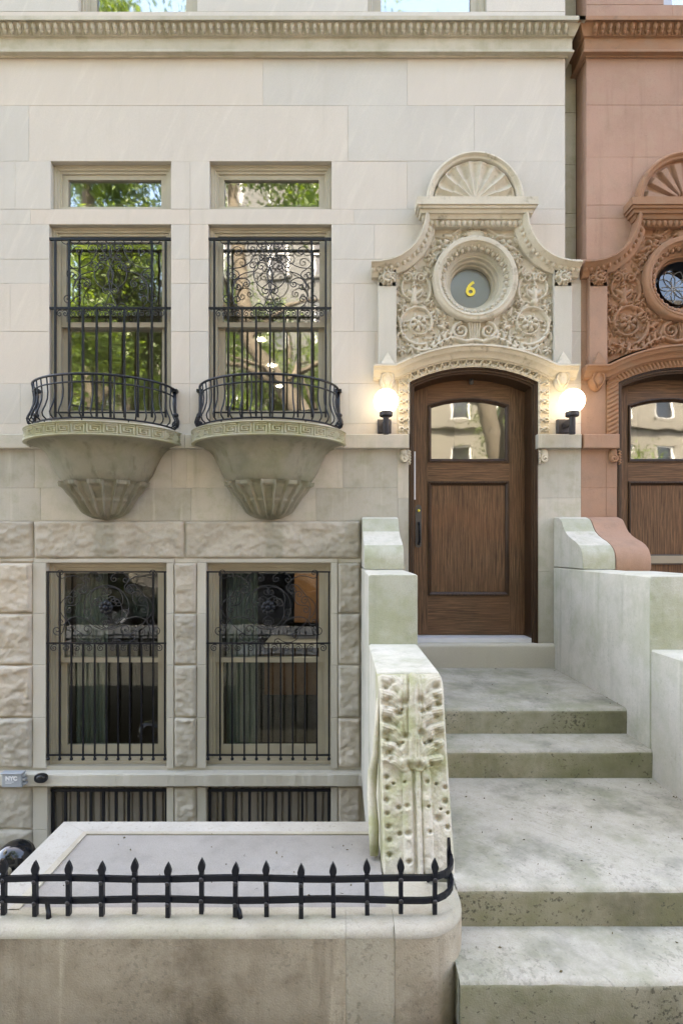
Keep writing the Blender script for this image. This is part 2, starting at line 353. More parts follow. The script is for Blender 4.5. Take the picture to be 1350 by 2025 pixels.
# ------------------------------------------------------------------ limestone house: walls
house = tag(empty('limestone_townhouse', None, (0, 0, 0)), 'pale limestone townhouse with two stone balconies and a carved shell doorway numbered 6', 'house')
DX0, DX1, DZ0 = PX(808), PX(1062), .91
LW = [(92, 330, 1113, 1516), (408, 654, 1113, 1516)]        # basement windows, photo spots on the wall plane
UW = [(97, 338, 443, 838), (412, 655, 443, 838)]            # parlour windows
TW = [(100, 338, 318, 413), (414, 655, 318, 413)]           # transoms over them
CW = [(95, 330, 1556, 1660), (408, 654, 1556, 1660)]        # cellar windows
SW = [(155, 390, -360, 22), (727, 962, -360, 22)]           # windows of the next storey
DOP = (786, 1086, 655, 1276); OCC = (876, 998, 494, 622)
OPS = LW + UW + TW + CW + SW + [DOP, OCC]
def rect(o): return PX(o[0]), PX(o[1]), PZ(o[3]), PZ(o[2])
def cells(x0, x1, z0, z1, ops):
    R = ops; xs = sorted({x0, x1, *[min(max(v, x0), x1) for r in R for v in r[:2]]}); zs = sorted({z0, z1, *[min(max(v, z0), z1) for r in R for v in r[2:]]})
    out = []
    for a, b in zip(zs, zs[1:]):
        run = None
        for c, d in zip(xs, xs[1:]):
            mx, mz = (c + d) / 2, (a + b) / 2
            if any(r[0] < mx < r[1] and r[2] < mz < r[3] for r in R):
                if run: out.append((*run, a, b)); run = None
            else: run = (run[0] if run else c, d)
        if run: out.append((*run, a, b))
    return out
XL = PX(-330); SLOT = (2.054, 2.6, PZ(512), 20)
mb = MB()
for c in cells(XL, 2.2, -1.3, 9.2, [rect(o) for o in OPS] + [SLOT]): mb.box(c[0], c[1], .006, .26, c[2], c[3])
wall = mb.build('facade_wall', M['mortar'], house, recalc=False)
box('unseen_upper_wall', M['ashlar'], house, XL, 2.25, .0, .3, 9.2, 14)  # unseen top of the house, added to block the sun
box('roof', M['mortar'], house, -12, 12, .3, 10, 13.8, 14); box('unseen_rear_wall', M['mortar'], house, -12, 12, 9.8, 10, -1.3, 13.8)  # unseen closing shell, added so no sunlight gets through
box('unseen_side_wall', M['mortar'], house, XL-.3, XL, .02, 9.8, -1.3, 14)  # unseen too, closes the shell against the sun

def row(y0, y1, xs, mat='ashlar', front=0., back=.2, ops=OPS, b=.0015, parent=None):
    for a, c in zip(xs, xs[1:]):
        segs = [(a, c)]
        for o in ops:
            if min(o[3], y1) - max(o[2], y0) > .5 * (y1 - y0):
                segs = [t for s, e in segs for t in ((s, min(e, o[0])), (max(s, o[1]), e)) if t[1] - t[0] > 1]
        for s, e in segs:
            MB().cbox(PX(s)+.0006, PX(e)-.0006, PZ(y1)+.0006, PZ(y0)-.0006, front + random.uniform(-.0012, .0012), back, b).build('stone', M[mat], parent or wall, recalc=False)
R_ = 1117
row(-140, -40, [-330, 60, 480, 720, R_]); row(-40, 22, [-330, 155, 390, 727, 962, R_]); row(22, 60, [-330, 300, 700, R_]); row(60, 113, [-330, 300, 700, R_])
row(113, 208, [-330, -60, 520, 805, R_]); row(208, 318, [-330, 57, 688, 937, R_])
row(318, 413, [-330, 30, 338, 376, 805, R_]); row(413, 443, [-330, 60, 375, 700, 920, R_])
row(443, 512, [-330, -40, 375, 740, 1000, R_], ops=OPS + [(876, 998, 443, 512)])
R2 = PX(2); R2 = 675 + 2.2 * F / DIST
row(512, 560, [-330, -40, 375, 740, 1000, R2]); row(560, 655, [-330, 20, 375, 700, 940, R2]); row(655, 758, [-330, -70, 375, 742, 1086, R2]); row(758, 838, [-330, 40, 375, 690, 1086, R2])
row(838, 862, [-330, 150, 520, 786, 1086, R2])
# sill course, standing a little proud
for a, c in ((-330, 60), (60, 365), (365, 678), (678, 809), (1063, 1150)):
    y = -.055; x0, x1 = W(a, 0, y)[0], min(W(c, 0, y)[0], 2.2)
    MB().cbox(x0 + .001, x1 - .001, PZ(886, y), PZ(858, y), y, .2, .006).build('sill_course_stone', M['sillstone'], wall, recalc=False)
row(886, 965, [-330, 68, 340, 370, 678, 786, 808], 'sillstone', .0); row(965, 1030, [-330, 80, 205, 378, 625, 808], 'sillstone')
row(886, 985, [1062, R2], 'sillstone', ops=[]); row(985, 1130, [1062, R2], 'sillstone', ops=[]); row(1130, 1272, [1062, R2], 'sillstone', ops=[])
row(1030, 1150, [716, 808], 'sillstone'); row(1150, 1290, [716, 808], 'sillstone')
# jambs beside the carved strips
row(862, 886, [786, 808], 'sillstone', .0, ops=[]); row(886, 985, [786, 808], 'sillstone', .0, ops=[]); row(985, 1130, [786, 808], 'sillstone', .0, ops=[]); row(1130, 1276, [786, 808], 'sillstone', .0, ops=[]); row(862, 886, [1062, 1086], 'sillstone', .0, ops=[])
# set-back strip beside the party line
for a, b_ in ((-140, -20), (-20, 60), (60, 122), (122, 222), (222, 325), (325, 422), (422, 450), (450, 560)):
    y = .22; MB().cbox(2.02, 2.252, PZ(b_, y)+.002, PZ(a, y)-.002, y, .3, .003).build('stone', M['cornice'], wall, recalc=False)
box('party_strip', M['mortar'], house, 2.0, 2.252, .226, .3, PZ(570, .22), 9.2)

# ------------------------------------------------------------------ rock-faced basement
def rockstone(x0, x1, z0, z1, seed, deep=.075, parent=None, y0=0.):
    r = np.random.default_rng(seed); w_, h_ = x1 - x0, z1 - z0
    nx, nz = max(6, int(w_ / .0125)), max(6, int(h_ / .0125))
    U, V = np.meshgrid(np.linspace(0, w_, nx), np.linspace(0, h_, nz))
    wx = U + .03 * (fbm(U*11+seed, V*11, 3, seed) - .5); wv = V + .03 * (fbm(U*11, V*11+seed, 3, seed+5) - .5)
    tilt = r.uniform(-.25, .25); nb = 1.5 * fbm(wx * 4.2 + seed, wv * 5.5 + seed * .7, 4, seed) - .25
    n = .50 * nb + .42 * (wv / h_) + tilt * (wx / w_ - .5) * .5 + .1; q = np.clip(n, 0, 1.1) * 4.2; f = np.floor(q); fr = q - f
    Hh = deep * ((f + .35 * fr + .65 * sst(.62, .92, fr)) / 4.4)                  # broad broken planes stepping back toward the foot
    Hh = Hh + (fbm(U*16+seed, V*22, 4, seed+9) - .5) * .030 + np.abs(fbm(U*30, V*30, 3, seed+2) - .5) * .024
    e = np.minimum(np.minimum(U, w_ - U), np.minimum(V * 1.3, (h_ - V) * 1.6)) + .008 * (fbm(U*22, V*22, 2, seed+8) - .5)
    Hh = np.maximum(Hh, .006) * (.25 + .75 * sst(.0, .026, e))
    Y = y0 - Hh; Y[0,:] = Y[-1,:] = y0 + .013; Y[:,0] = Y[:,-1] = y0 + .013
    return grid('rock_faced_stone', x0 + U, Y, z0 + V, M['rock'], parent or base, smooth=False)
base = box('basement_backing', M['mortar'], house, XL, PX(92)-.001, .012, .013, -1.2, PZ(1556))
sd = 100
def RS(a, b, y0, y1, deep=.092):
    global sd; sd += 1; rockstone(PX(a) + .001, PX(b) - .001, PZ(y1) + .001, PZ(y0) - .001, sd, deep)
def smooth_strip(a, b, y0, y1, front=-.012):
    MB().cbox(PX(a)+.0008, PX(b)-.0008, PZ(y1)+.001, PZ(y0)-.001, front, .2, .003).build('margin_stone', M['draft'], base, recalc=False)
for a, b in ((-330, -120), (-120, 68), (68, 365), (365, 714)): RS(a, b, 1030, 1105, .06)
for a, b in ((-330, -120), (-120, 68)): RS(a, b, 1105, 1113, .02)
smooth_strip(68, 345, 1105, 1113); smooth_strip(345, 392, 1105, 1113, .0); smooth_strip(392, 668, 1105, 1113); smooth_strip(668, 714, 1105, 1113, .0)
for y0, y1 in ((1113, 1213), (1213, 1315), (1315, 1419), (1419, 1519)):
    RS(-330, -130, y0, y1, .075); RS(-130, 66, y0, y1, .075); RS(344, 390, y0, y1, .06); RS(667, 714, y0, y1, .07)
    for a, b in ((66, 92), (330, 344), (390, 408), (654, 667)): smooth_strip(a, b, y0, y1)
for y0, y1 in ((1556, 1640), (1640, 1740)):
    for a, b in ((-330, -130), (-130, 66), (344, 390), (667, 714)): RS(a, b, y0, y1, .045)
    for a, b in ((66, 95), (330, 344), (390, 408), (654, 667)): smooth_strip(a, b, y0, y1)
for a, b in ((95, 330), (408, 654)): smooth_strip(a, b, 1660, 1740)
# sill course under the basement windows
for i, (a, b) in enumerate(((-330, -90), (-90, 345), (345, 716))):
    y = -.075; x0, x1 = W(a, 0, y)[0], W(b, 0, y)[0]
    n = 60; xs = np.linspace(x0 + .001, x1 - .001, n); zt, zb = PZ(1531, y), PZ(1556, y)
    prof = [(.2, zb), (y + .004, zb), (y, zb + .004), (y, zt - .01), (y + .01, zt), (.2, zt + .004)]
    vs = []
    for x in xs:
        c = .014 * max(0, float(fbm(np.array(x*6), np.array(i*5.), 4, 3)) - .42) * 3
        for k, (py_, pz_) in enumerate(prof): vs.append((x, py_ + (c if k in (3, 4) else 0) + (c*.6 if k in (1, 2) else 0), pz_ - (c if k == 3 else 0)))
    m = len(prof); fs = [(q*m+k, q*m+(k+1)%m, (q+1)*m+(k+1)%m, (q+1)*m+k) for q in range(n-1) for k in range(m)] + [tuple(range(m)), tuple((n-1)*m+k for k in range(m))]
    MB().add(vs, fs).build('window_sill_stone', M['draft'], base)

# ------------------------------------------------------------------ main cornice over the wall
def sweepobj(name, path, prof, mp, mat, parent, side=1, closed=False, smooth=True, ang=35): return MB().sweep(path, prof, mp, side, closed).build(name, mat, parent, smooth, True, None, ang)
def cornice(parent, mat, x0, x1, left_return, right_return):
    c = empty('cornice', parent)
    zt = PZ(30, -.13); zz = lambda py, p: PZ(py, -p)
    prof = [(0, zt + .01), (.13, zt), (.13, zz(38, .13)), (.118, zz(39.5, .118)), (.10, zz(43, .10)), (.062, zz(70, .062)), (.05, zz(73, .05)), (.045, zz(75, .045)), (.045, zz(97, .045)), (.058, zz(98, .058)), (.058, zz(101, .058)), (.045, zz(104, .045)), (.02, zz(109, .02)), (.012, zz(113, .012)), (0, zz(114, 0))]
    path = []
    if left_return: path.append((x0, .22))
    path += [(x0, 0), (x1, 0)]
    if right_return: path.append((x1, .22))
    sweepobj('cornice_moulding', path, prof, lambda u, v, w: (u, v, w), mat, c)
    mb = MB(); sp = .0665; n = int((x1 - x0) / sp)
    for i in range(n):
        x = x0 + (i + .5) * (x1 - x0) / n
        za, zb = zz(43, .10), zz(70, .062)
        for t, r in ((.3, .026), (.62, .021)): mb.ball((x, -(.10 + (.062-.10)*t) - .004, za + (zb-za)*t), r, 8, .85, .8, 1.5)
        mb.ball((x + sp/2, -.066, za + (zb-za)*.8), .011, 6, .8, 1, 1.8)
        mb.ball((x + sp/2, -.084, za + (zb-za)*.35), .009, 6, .6, .8, 2.4)
    stuff(mb.build('egg_and_dart_band', mat, c, True, False))
    return c
cornice(house, M['cornice'], XL, 2.054, False, True)
# ------------------------------------------------------------------ windows (parts of the house)
def ring(mb, x0, x1, z0, z1, wl, wr, wb, wt, y0, y1):       # four bars butted into a frame
    mb.box(x0, x0+wl, y0, y1, z0, z1); mb.box(x1-wr, x1, y0, y1, z0, z1); mb.box(x0+wl, x1-wr, y0, y1, z0, z0+wb); mb.box(x0+wl, x1-wr, y0, y1, z1-wt, z1)
def pane(name, x0, x1, z0, z1, y, mat, parent): return MB().box(x0, x1, y, y+.006, z0, z1).build(name, mat, parent)
def brickmould(parent, x0, x1, z0, z1, mat, y0=.05):
    # stepped moulding round the opening
    prof = [(0, -.16), (0, -y0), (.018, -y0), (.022, -y0-.008), (.040, -y0-.010), (.044, -y0-.022), (.066, -y0-.024), (.066, -.16)]
    return MB().sweep([(x0,z0),(x1,z0),(x1,z1),(x0,z1)], prof, xz, -1, True).build('frame', mat, parent)
def double_hung(o, ymeet, gl, headpx, name_glass='pane', sillh=0.):
    x0, x1, z0, z1 = rect(o); wn = empty('window', house, ((x0+x1)/2, .1, z0)); 
    def ch(ob): ob.location = (-(x0+x1)/2, -.1, -z0); return ob
    ch(brickmould(wn, x0+.002, x1-.002, z0+.002, z1-.002, M['tan']))
    zm = PZ(ymeet, .1); g = .068
    up = empty('upper_sash', wn, (-(x0+x1)/2, -.1, -z0))
    mb = MB(); ring(mb, x0+g, x1-g, zm-.022, z1-g-.001, .045, .045, .045, headpx, .088, .125); mb.build('sash_frame', M['tan'], up)
    pane('pane', x0+g+.045, x1-g-.045, zm+.023, z1-g-headpx-.001, .108, gl, up)
    lo = empty('lower_sash', wn, (-(x0+x1)/2, -.1, -z0))
    mb = MB(); ring(mb, x0+g, x1-g, z0+g, zm+.02, .058, .058, .085, .042, .128, .160); mb.build('sash_frame', M['tan'], lo)
    pane('pane', x0+g+.058, x1-g-.058, z0+g+.085, zm-.022, .145, gl, lo)
    return wn
for o in UW: double_hung(o, 643, M['glass'], .045)
for o in LW: double_hung(o, 1305, M['glasslow'], .03)
for o in TW:
    x0, x1, z0, z1 = rect(o); wn = empty('transom_window', house)
    brickmould(wn, x0+.002, x1-.002, z0+.002, z1-.002, M['tan'])
    mb = MB(); ring(mb, x0+.068, x1-.068, z0+.03, z1-.068, .05, .05, .04, .045, .085, .13); mb.build('sash_frame', M['tan'], wn)
    pane('pane', x0+.118, x1-.118, z0+.07, z1-.113, .108, M['glass'], wn)
for o in SW:
    x0, x1, z0, z1 = rect(o); wn = empty('window', house)
    brickmould(wn, x0+.002, x1-.002, z0+.002, z1-.002, M['tan'])
    mb = MB(); ring(mb, x0+.068, x1-.068, z0+.03, z1-.068, .06, .06, .05, .05, .085, .13); mb.build('sash_frame', M['tan'], wn)
    pane('pane', x0+.128, x1-.128, z0+.08, z1-.118, .108, M['glass'], wn)
for o in CW:                                                # cellar windows closed with corrugated tan panels
    x0, x1, z0, z1 = rect(o); wn = empty('cellar_window', house)
    n = 15; wdt = (x1 - x0) / n; mb = MB()
    for i in range(n):
        a = x0 + i * wdt; mb = MB(); mb.prism([(a+.002, .14), (a+.012, .115), (a+wdt-.012, .115), (a+wdt-.002, .14)], z0, z1-.03, 'z'); mb.build('panel_rib', M['panel'], wn)
    box('panel_back', M['tandark'], wn, x0, x1, .141, .16, z0, z1-.03); box('head_frame', M['tandark'], wn, x0, x1, .06, .16, z1-.03, z1)
for o in LW:                                                # grey green curtain hanging at the side
    x0, x1, z0, z1 = rect(o); mb = MB(); n = 40; vs = []
    for i in range(n + 1): xx = x0 + .12 + .30 * i / n; yy = .30 + .022 * sin(i * 1.15) + .008 * sin(i * 2.9); vs += [(xx, yy, z0 + .05), (xx, yy, z1 - .03), (xx, yy + .004, z0 + .05), (xx, yy + .004, z1 - .03)]
    mb.add(vs, [(4*i, 4*i+4, 4*i+5, 4*i+1) for i in range(n)] + [(4*i+2, 4*i+3, 4*i+7, 4*i+6) for i in range(n)]).build('curtain', M['curtain'], house, True)
# rooms behind the glass
def room(x0, x1, y0, y1, z0, z1, mat, name):
    mb = MB(); t = .05
    mb.box(x0-t, x1+t, y0, y1+t, z0-t, z0); mb.box(x0-t, x1+t, y0, y1+t, z1, z1+t); mb.box(x0-t, x0, y0, y1, z0, z1); mb.box(x1, x1+t, y0, y1, z0, z1); mb.box(x0, x1, y1, y1+t, z0, z1)
    return mb.build(name, mat, house)
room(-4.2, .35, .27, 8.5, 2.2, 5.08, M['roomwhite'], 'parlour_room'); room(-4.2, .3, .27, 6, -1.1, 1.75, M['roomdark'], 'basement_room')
room(.42, 2.1, .5, 5, .9, 5.0, M['roomwhite'], 'hall_room'); room(-4.2, 2.0, .27, 5, 6.3, 9.1, M['roomwhite'], 'upper_room')
for y in (3.5, 4.66, 5.9): MB().lathe([(.0, -.004), (.05, -.004), (.06, 0)], (-1.26, y, 5.075), 14).build('ceiling_light', M['downlight'], house)
for y in (2.2, 4.0): MB().lathe([(.0, -.004), (.05, -.004), (.06, 0)], (1.0, y, 4.99), 14).build('ceiling_light', M['downlight'], house)
kit = empty('kitchen_cabinet', house)
box('cabinet_body', M['kitchen'], kit, -.75, -.25, 3.6, 4.2, .6, 1.7); box('counter', M['white'], kit, -1.2, .2, 3.3, 4.2, .25, .3); box('cabinet_base', M['kitchen'], kit, -1.2, .2, 3.4, 4.2, -.5, .25)
MB().lathe([(0, -.01), (.10, -.01), (.11, 0)], (-.5, 2.8, 1.745), 14).build('ceiling_light', M['downlight'], house)

# ------------------------------------------------------------------ window grilles (wrought iron, things of their own)
def spiral(cx, cz, r0, turns, a0, sgn=1, r1=.006, n=None):
    n = n or int(18 * turns) + 6
    return [(cx + (r0 + (r1 - r0) * (i/n)**.8) * cos(a0 + sgn * turns * 2*pi*i/n), cz + (r0 + (r1 - r0) * (i/n)**.8) * sin(a0 + sgn * turns * 2*pi*i/n)) for i in range(n + 1)]
def scroll_s(p, q, bend=.28, r=.055, turns=1.25, sgn=1, sgn2=1):     # a wrought scroll: curl - curved stem - curl
    p = np.array(p, float); q = np.array(q, float); d = q - p; L = np.linalg.norm(d); t = d / L; nrm = np.array((-t[1], t[0]))
    stem = [p + d * s + nrm * bend * L * 4 * s * (1 - s) for s in np.linspace(0, 1, 13)]
    def curl(end, before, sg):
        tt = end - before; tt /= np.linalg.norm(tt); nn = np.array((-tt[1], tt[0])) * sg; c = end + nn * r; a0 = math.atan2(*(end - c)[::-1]); return spiral(c[0], c[1], r, turns, a0, sg)
    a = curl(stem[0], stem[1], -sgn)[::-1]; b = curl(stem[-1], stem[-2], sgn2)
    return [tuple(v) for v in a[:-1]] + [tuple(v) for v in stem] + [tuple(v) for v in b[1:]]
def iron(pts2, y, r, name, parent, mat='ironsoft', n=5): return MB().tube([(p[0], y, p[1]) for p in pts2], r, n).build(name, M[mat], parent, True, False)
def bar(name, parent, x, y, z0, z1, r=.0075, mat='iron'): return MB().prism([(x-r, y-r), (x+r, y-r), (x+r, y+r), (x-r, y+r)], z0, z1, 'z').build(name, M[mat], parent, recalc=False)
def rail(name, parent, x0, x1, y, z, hy=.008, hz=.008, mat='iron'): return MB().box(x0, x1, y-hy, y+hy, z-hz, z+hz).build(name, M[mat], parent)
def flower(parent, x, y, z, r=.06):
    f = empty('flower', parent)
    for k in range(8):
        a = k * pi / 4; MB().ball((x + cos(a)*r*.62, y, z + sin(a)*r*.62), r*.34, 8, 1, .55, 1).build('petal', M['iron'], f, True)
    MB().ball((x, y-.012, z), r*.38, 10, 1, .7, 1).build('flower_centre', M['iron'], f, True)
def low_grille(o, label):
    x0, x1 = PX(o[0]+1), PX(o[1]-1); y = -.005; cx = (x0+x1)/2; g = tag(empty('window_grille', None, (cx, y, PZ(1505))), label, 'window grille', 'grilles over the basement windows')
    zt, zm, zb = PZ(1131), PZ(1272), PZ(1493); parts = []
    for z in (zt, zm, zb): parts.append(rail('rail', g, x0, x1, y, z, .007, .007))
    n = 11; xs = [x0 + .012 + (x1 - x0 - .024) * i / (n-1) for i in range(n)]
    for i, x in enumerate(xs):
        top = zt if i in (0, 1, n-2, n-1) else zm
        parts.append(bar('bar', g, x, y, zb - .022, top, .0068)); parts.append(MB().ball((x, y, zb - .036), .016, 8).build('ball_tip', M['iron'], g, True))
    zc = (zt + zm) / 2 + .0; h = zt - zm; r = .0042
    def S(pts): parts.append(iron(pts, y, r, 'scroll', g))
    S(arc(cx, zc, .205, 0, 2*pi, 40))
    flower(g, cx, y-.01, zc, .07); 
    for s in (-1, 1):
        m = lambda pts: [(cx + s * (p[0]), zc + p[1]) for p in pts]
        S(m(scroll_s((.03, -.19), (.12, .06), -.25, .05, 1.4, 1, 1))); S(m(scroll_s((.03, .19), (.15, .05), .25, .045, 1.3, -1, -1)))
        S(m(scroll_s((.04, -.10), (.04, .10), .45, .034, 1.1, 1, -1)))
        S(m(scroll_s((.21, -.25), (.27, .20), -.32, .06, 1.5, 1, 1))); S(m(scroll_s((.17, .20), (.40, .27), .22, .05, 1.3, -1, 1)))
        S(m(scroll_s((.20, -.10), (.40, -.22), .30, .055, 1.4, 1, 1))); S(m(scroll_s((.36, .10), (.38, -.10), .3, .045, 1.3, -1, 1)))
        S(m(scroll_s((.10, -.29), (.26, -.29), -.2, .035, 1.2, -1, 1))); S(m(scroll_s((.05, .29), (.20, .28), .25, .035, 1.2, -1, -1)))
        S(m(scroll_s((.24, .12), (.34, .02), -.3, .04, 1.3, 1, -1)))
    for i in range(n - 1):
        xm = (xs[i] + xs[i+1]) / 2; d = 1 if i % 2 else -1
        S([(xm + d*(p[0]), zm - .045 + p[1]) for p in spiral(0, 0, .038, 1.6, pi*.75, -1)])
    for ob in g.children: ob.location = (-cx, -y, -PZ(1505))
    return g
low_grille(LW[0], 'black iron scroll grille over the basement window nearer the grey utility box')
low_grille(LW[1], 'black iron scroll grille over the basement window nearer the stoop')
def up_grille(o, label):
    x0, x1 = PX(o[0]), PX(o[1]); y = .012; cx = (x0+x1)/2; z00 = PZ(826); g = tag(empty('window_grille', None, (cx, y, z00)), label, 'window grille', 'grilles over the parlour windows')
    zt, zm, zb, zk = PZ(471), PZ(608), PZ(815), PZ(776); rail('rail', g, x0, x1, y, zt, .01, .011); rail('rail', g, x0, x1, y, zm, .009, .009); rail('rail', g, x0+.04, x1-.04, y, zb, .007, .007); 
    n = 9; xs = [x0 + .052 + (x1 - x0 - .104) * i / (n-1) for i in range(n)]
    for i, x in enumerate(xs): bar('bar', g, x, y, zb - .045, zt if i in (0, 1, n-2, n-1) else zm, .0085)
    zc = (zt + zm) / 2; r = .0046
    def S(pts): iron(pts, y, r, 'scroll', g)
    for s in (-1, 1):
        m = lambda pts: [(cx + s * (p[0]), zc + p[1]) for p in pts]
        S(m(scroll_s((.05, -.28), (.12, .27), .18, .06, 1.5, 1, -1))); S(m(scroll_s((.36, .05), (.12, .25), .22, .055, 1.4, 1, 1)))
        S(m(scroll_s((.34, -.22), (.15, .02), -.28, .055, 1.5, -1, -1))); S(m(scroll_s((.33, .24), (.30, .02), .35, .05, 1.3, -1, 1)))
        S(m(scroll_s((.06, -.12), (.06, .10), .4, .042, 1.3, 1, -1))); S(m(scroll_s((.12, -.28), (.33, -.27), -.25, .045, 1.3, -1, 1)))
        S(m(scroll_s((.02, .27), (.05, .12), -.3, .04, 1.3, 1, 1))); S(m(scroll_s((.20, -.06), (.33, -.10), .3, .04, 1.4, -1, -1)))
        S(m(arc(.0, 0, .15, -pi/2, pi/2, 16)))
    for i in range(11):
        x = x0 + .15 + (x1 - x0 - .3) * i / 10; S(arc(x, zt + .0, .045, pi, 2*pi, 8))
    for i in range(n - 1):
        xm = (xs[i] + xs[i+1]) / 2
        for d in (-1, 1): S([(xm + d*(.006+p[0]*.8), zm - .05 + p[1]) for p in spiral(.024, 0, .038, 1.4, pi*.8, -1)])
    for ob in list(g.children): ob.location = (-cx, -y, -z00)
    return g
up_grille(UW[0], 'tall black iron grille over the parlour window farther from the door')
up_grille(UW[1], 'tall black iron grille over the parlour window nearer the door')
for o, lab in zip(CW, ('upright black bars across the cellar opening nearer the grey utility box', 'upright black bars across the cellar opening nearer the stoop')):
    x0, x1, z0, z1 = rect(o); cx = (x0+x1)/2; g = tag(empty('cellar_grille', None, (cx, .05, z0)), lab, 'window bars', 'bars over the cellar openings')
    rail('rail', g, x0, x1, .05, z1-.055, .008, .012)
    for i in range(10): bar('bar', g, x0 + .02 + (x1-x0-.04)*i/9, .05, z0, z1-.045, .0105)
    for ob in g.children: ob.location = (-cx, -.05, -z0)

# ------------------------------------------------------------------ stone balconies with key pattern, iron railings
BC = [(PX(211), 'W'), (PX(533), 'E')]; BA, BB = .685, .52
KEY = ["#########", "#........", "#.#######", "#.#.....#", "#.#.###.#", "#.#...#.#", "#.#####.#", "#.......#", "#########"]
def ell(th, a=BA, b=BB): return a * sin(th), -b * cos(th)
def balcony(cx, key_moss):
    B = empty('balcony', house, (cx, 0, 0)); zt, zb = EYE + 1.052, EYE + .935
    n = 48; th = np.linspace(-pi/2, pi/2, n + 1)
    pl = [ell(t) for t in th]
    prof = [(0, zb), (.012, zb + .004), (.014, zb + .012)]
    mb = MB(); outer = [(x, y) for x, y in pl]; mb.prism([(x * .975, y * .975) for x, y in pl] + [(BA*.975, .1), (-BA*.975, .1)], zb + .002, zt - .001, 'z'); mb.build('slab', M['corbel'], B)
    mb = MB(); mb.prism([(x * .99, y * .99) for x, y in pl] + [(BA*.99, .0), (-BA*.99, .0)], zt - .0005, zt + .006, 'z'); mb.build('slab_top', M['draft'], B)
    # key band as carved relief on the rim
    pts = np.array([ell(t) for t in np.linspace(-pi/2, pi/2, 2001)]); ds = np.r_[0, np.cumsum(np.hypot(*np.diff(pts, axis=0).T))]
    ns = 520; s = np.linspace(0, ds[-1], ns); xs = np.interp(s, ds, pts[:,0]); ys = np.interp(s, ds, pts[:,1]); z = np.linspace(zb, zt, 40)
    nx_, ny_ = xs / BA**2, ys / BB**2; q = np.hypot(nx_, ny_); nx_ /= q; ny_ /= q
    Sg, Z = np.meshgrid(s, z); v = (Z - zb) / (zt - zb); per = ds[-1] / 15
    ku = (Sg % per) / per * 10; kv = (v - .16) / .70 * 9
    arr = np.array([[1 if c == '#' else 0 for c in rw] + [0] for rw in KEY])
    iu = np.clip(ku.astype(int), 0, 9); iv = np.clip((9 - kv).astype(int), 0, 8)
    Hk = np.where((kv >= 0) & (kv < 9), arr[iv, iu], 0) * .015
    Hk = np.where((kv < -.4) | (kv > 9.5), .020, Hk) + .004 * (fbm(Sg*30, Z*30, 3, 2) - .5) - .012 * sst(.62, .8, fbm(Sg*9, Z*9, 3, 6))
    for _ in range(1): Hk[:, 1:-1] = (Hk[:, :-2] + 2*Hk[:, 1:-1] + Hk[:, 2:]) / 4
    Hk[0,:] = -.012; Hk[-1,:] = -.012
    grid('key_band', xs[None,:] + nx_[None,:]*Hk, ys[None,:] + ny_[None,:]*Hk, Z, key_moss, B)
    # corbel cone and fluted bulb (half turned bodies against the wall)
    k = .50 / .685
    mb = MB(); prof = [(.672, zb+.003), (.645, zb-.006), (.60, zb-.018), (.555, zb-.04), (.52, zb-.075), (.495, zb-.12), (.465, zb-.18), (.435, zb-.25), (.40, zb-.305), (.363, zb-.352), (.30, zb-.36)]
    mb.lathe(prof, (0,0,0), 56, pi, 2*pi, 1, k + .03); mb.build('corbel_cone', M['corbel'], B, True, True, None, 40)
    NT_, NA = 40, 330; zz0, zz1 = zb - .335, EYE + .262
    tt = np.linspace(0, 1, NT_); rr = np.interp(tt, [0, .12, .28, .42, .55, .67, .78, .88, .95, .985, 1], [.368, .36, .322, .278, .25, .222, .195, .162, .12, .07, .01]); zz = zz0 + (zz1 - zz0) * tt
    A, T = np.meshgrid(np.linspace(pi, 2*pi, NA), tt); R = np.interp(T, tt, rr); ph = (A - pi) / pi * 10.5
    fr = np.abs((ph % 1) - .5) * 2; flute = np.where((ph.astype(int) % 2) == 0, 1, 0)
    tile = sst(.0, .16, np.minimum(ph % 1, 1 - ph % 1)); up = np.where(flute == 1, sst(.0, .04, T), sst(.10, .15, T))
    mid = 1 - .35 * np.exp(-((T - .52) / .03)**2)
    R = R + .030 * (1 - tile) * (1 - sst(.8, .97, T)) + .024 * (1 - up) * (1 - sst(.15, .2, T)) - .014 * tile * up * mid + .008 * np.exp(-((T - .5) / .025)**2) * tile + .012 * np.sin(A * 60) * sst(.82, .9, T) * (1 - sst(.95, 1, T)) + .004 * (fbm(A*12, T*9, 3, 4) - .5)
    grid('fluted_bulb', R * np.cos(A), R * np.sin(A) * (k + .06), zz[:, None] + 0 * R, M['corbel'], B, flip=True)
    return B
M['corbelyellow'] = stone('limestone_key_band', (.45,.43,.34), (.37,.355,.265), (.33,.33,.19), tone=.02, moss=.5, mosscol=(.33,.33,.13), bump=.3, seed=26)
for cx, _ in BC: balcony(cx, M['corbelyellow'])
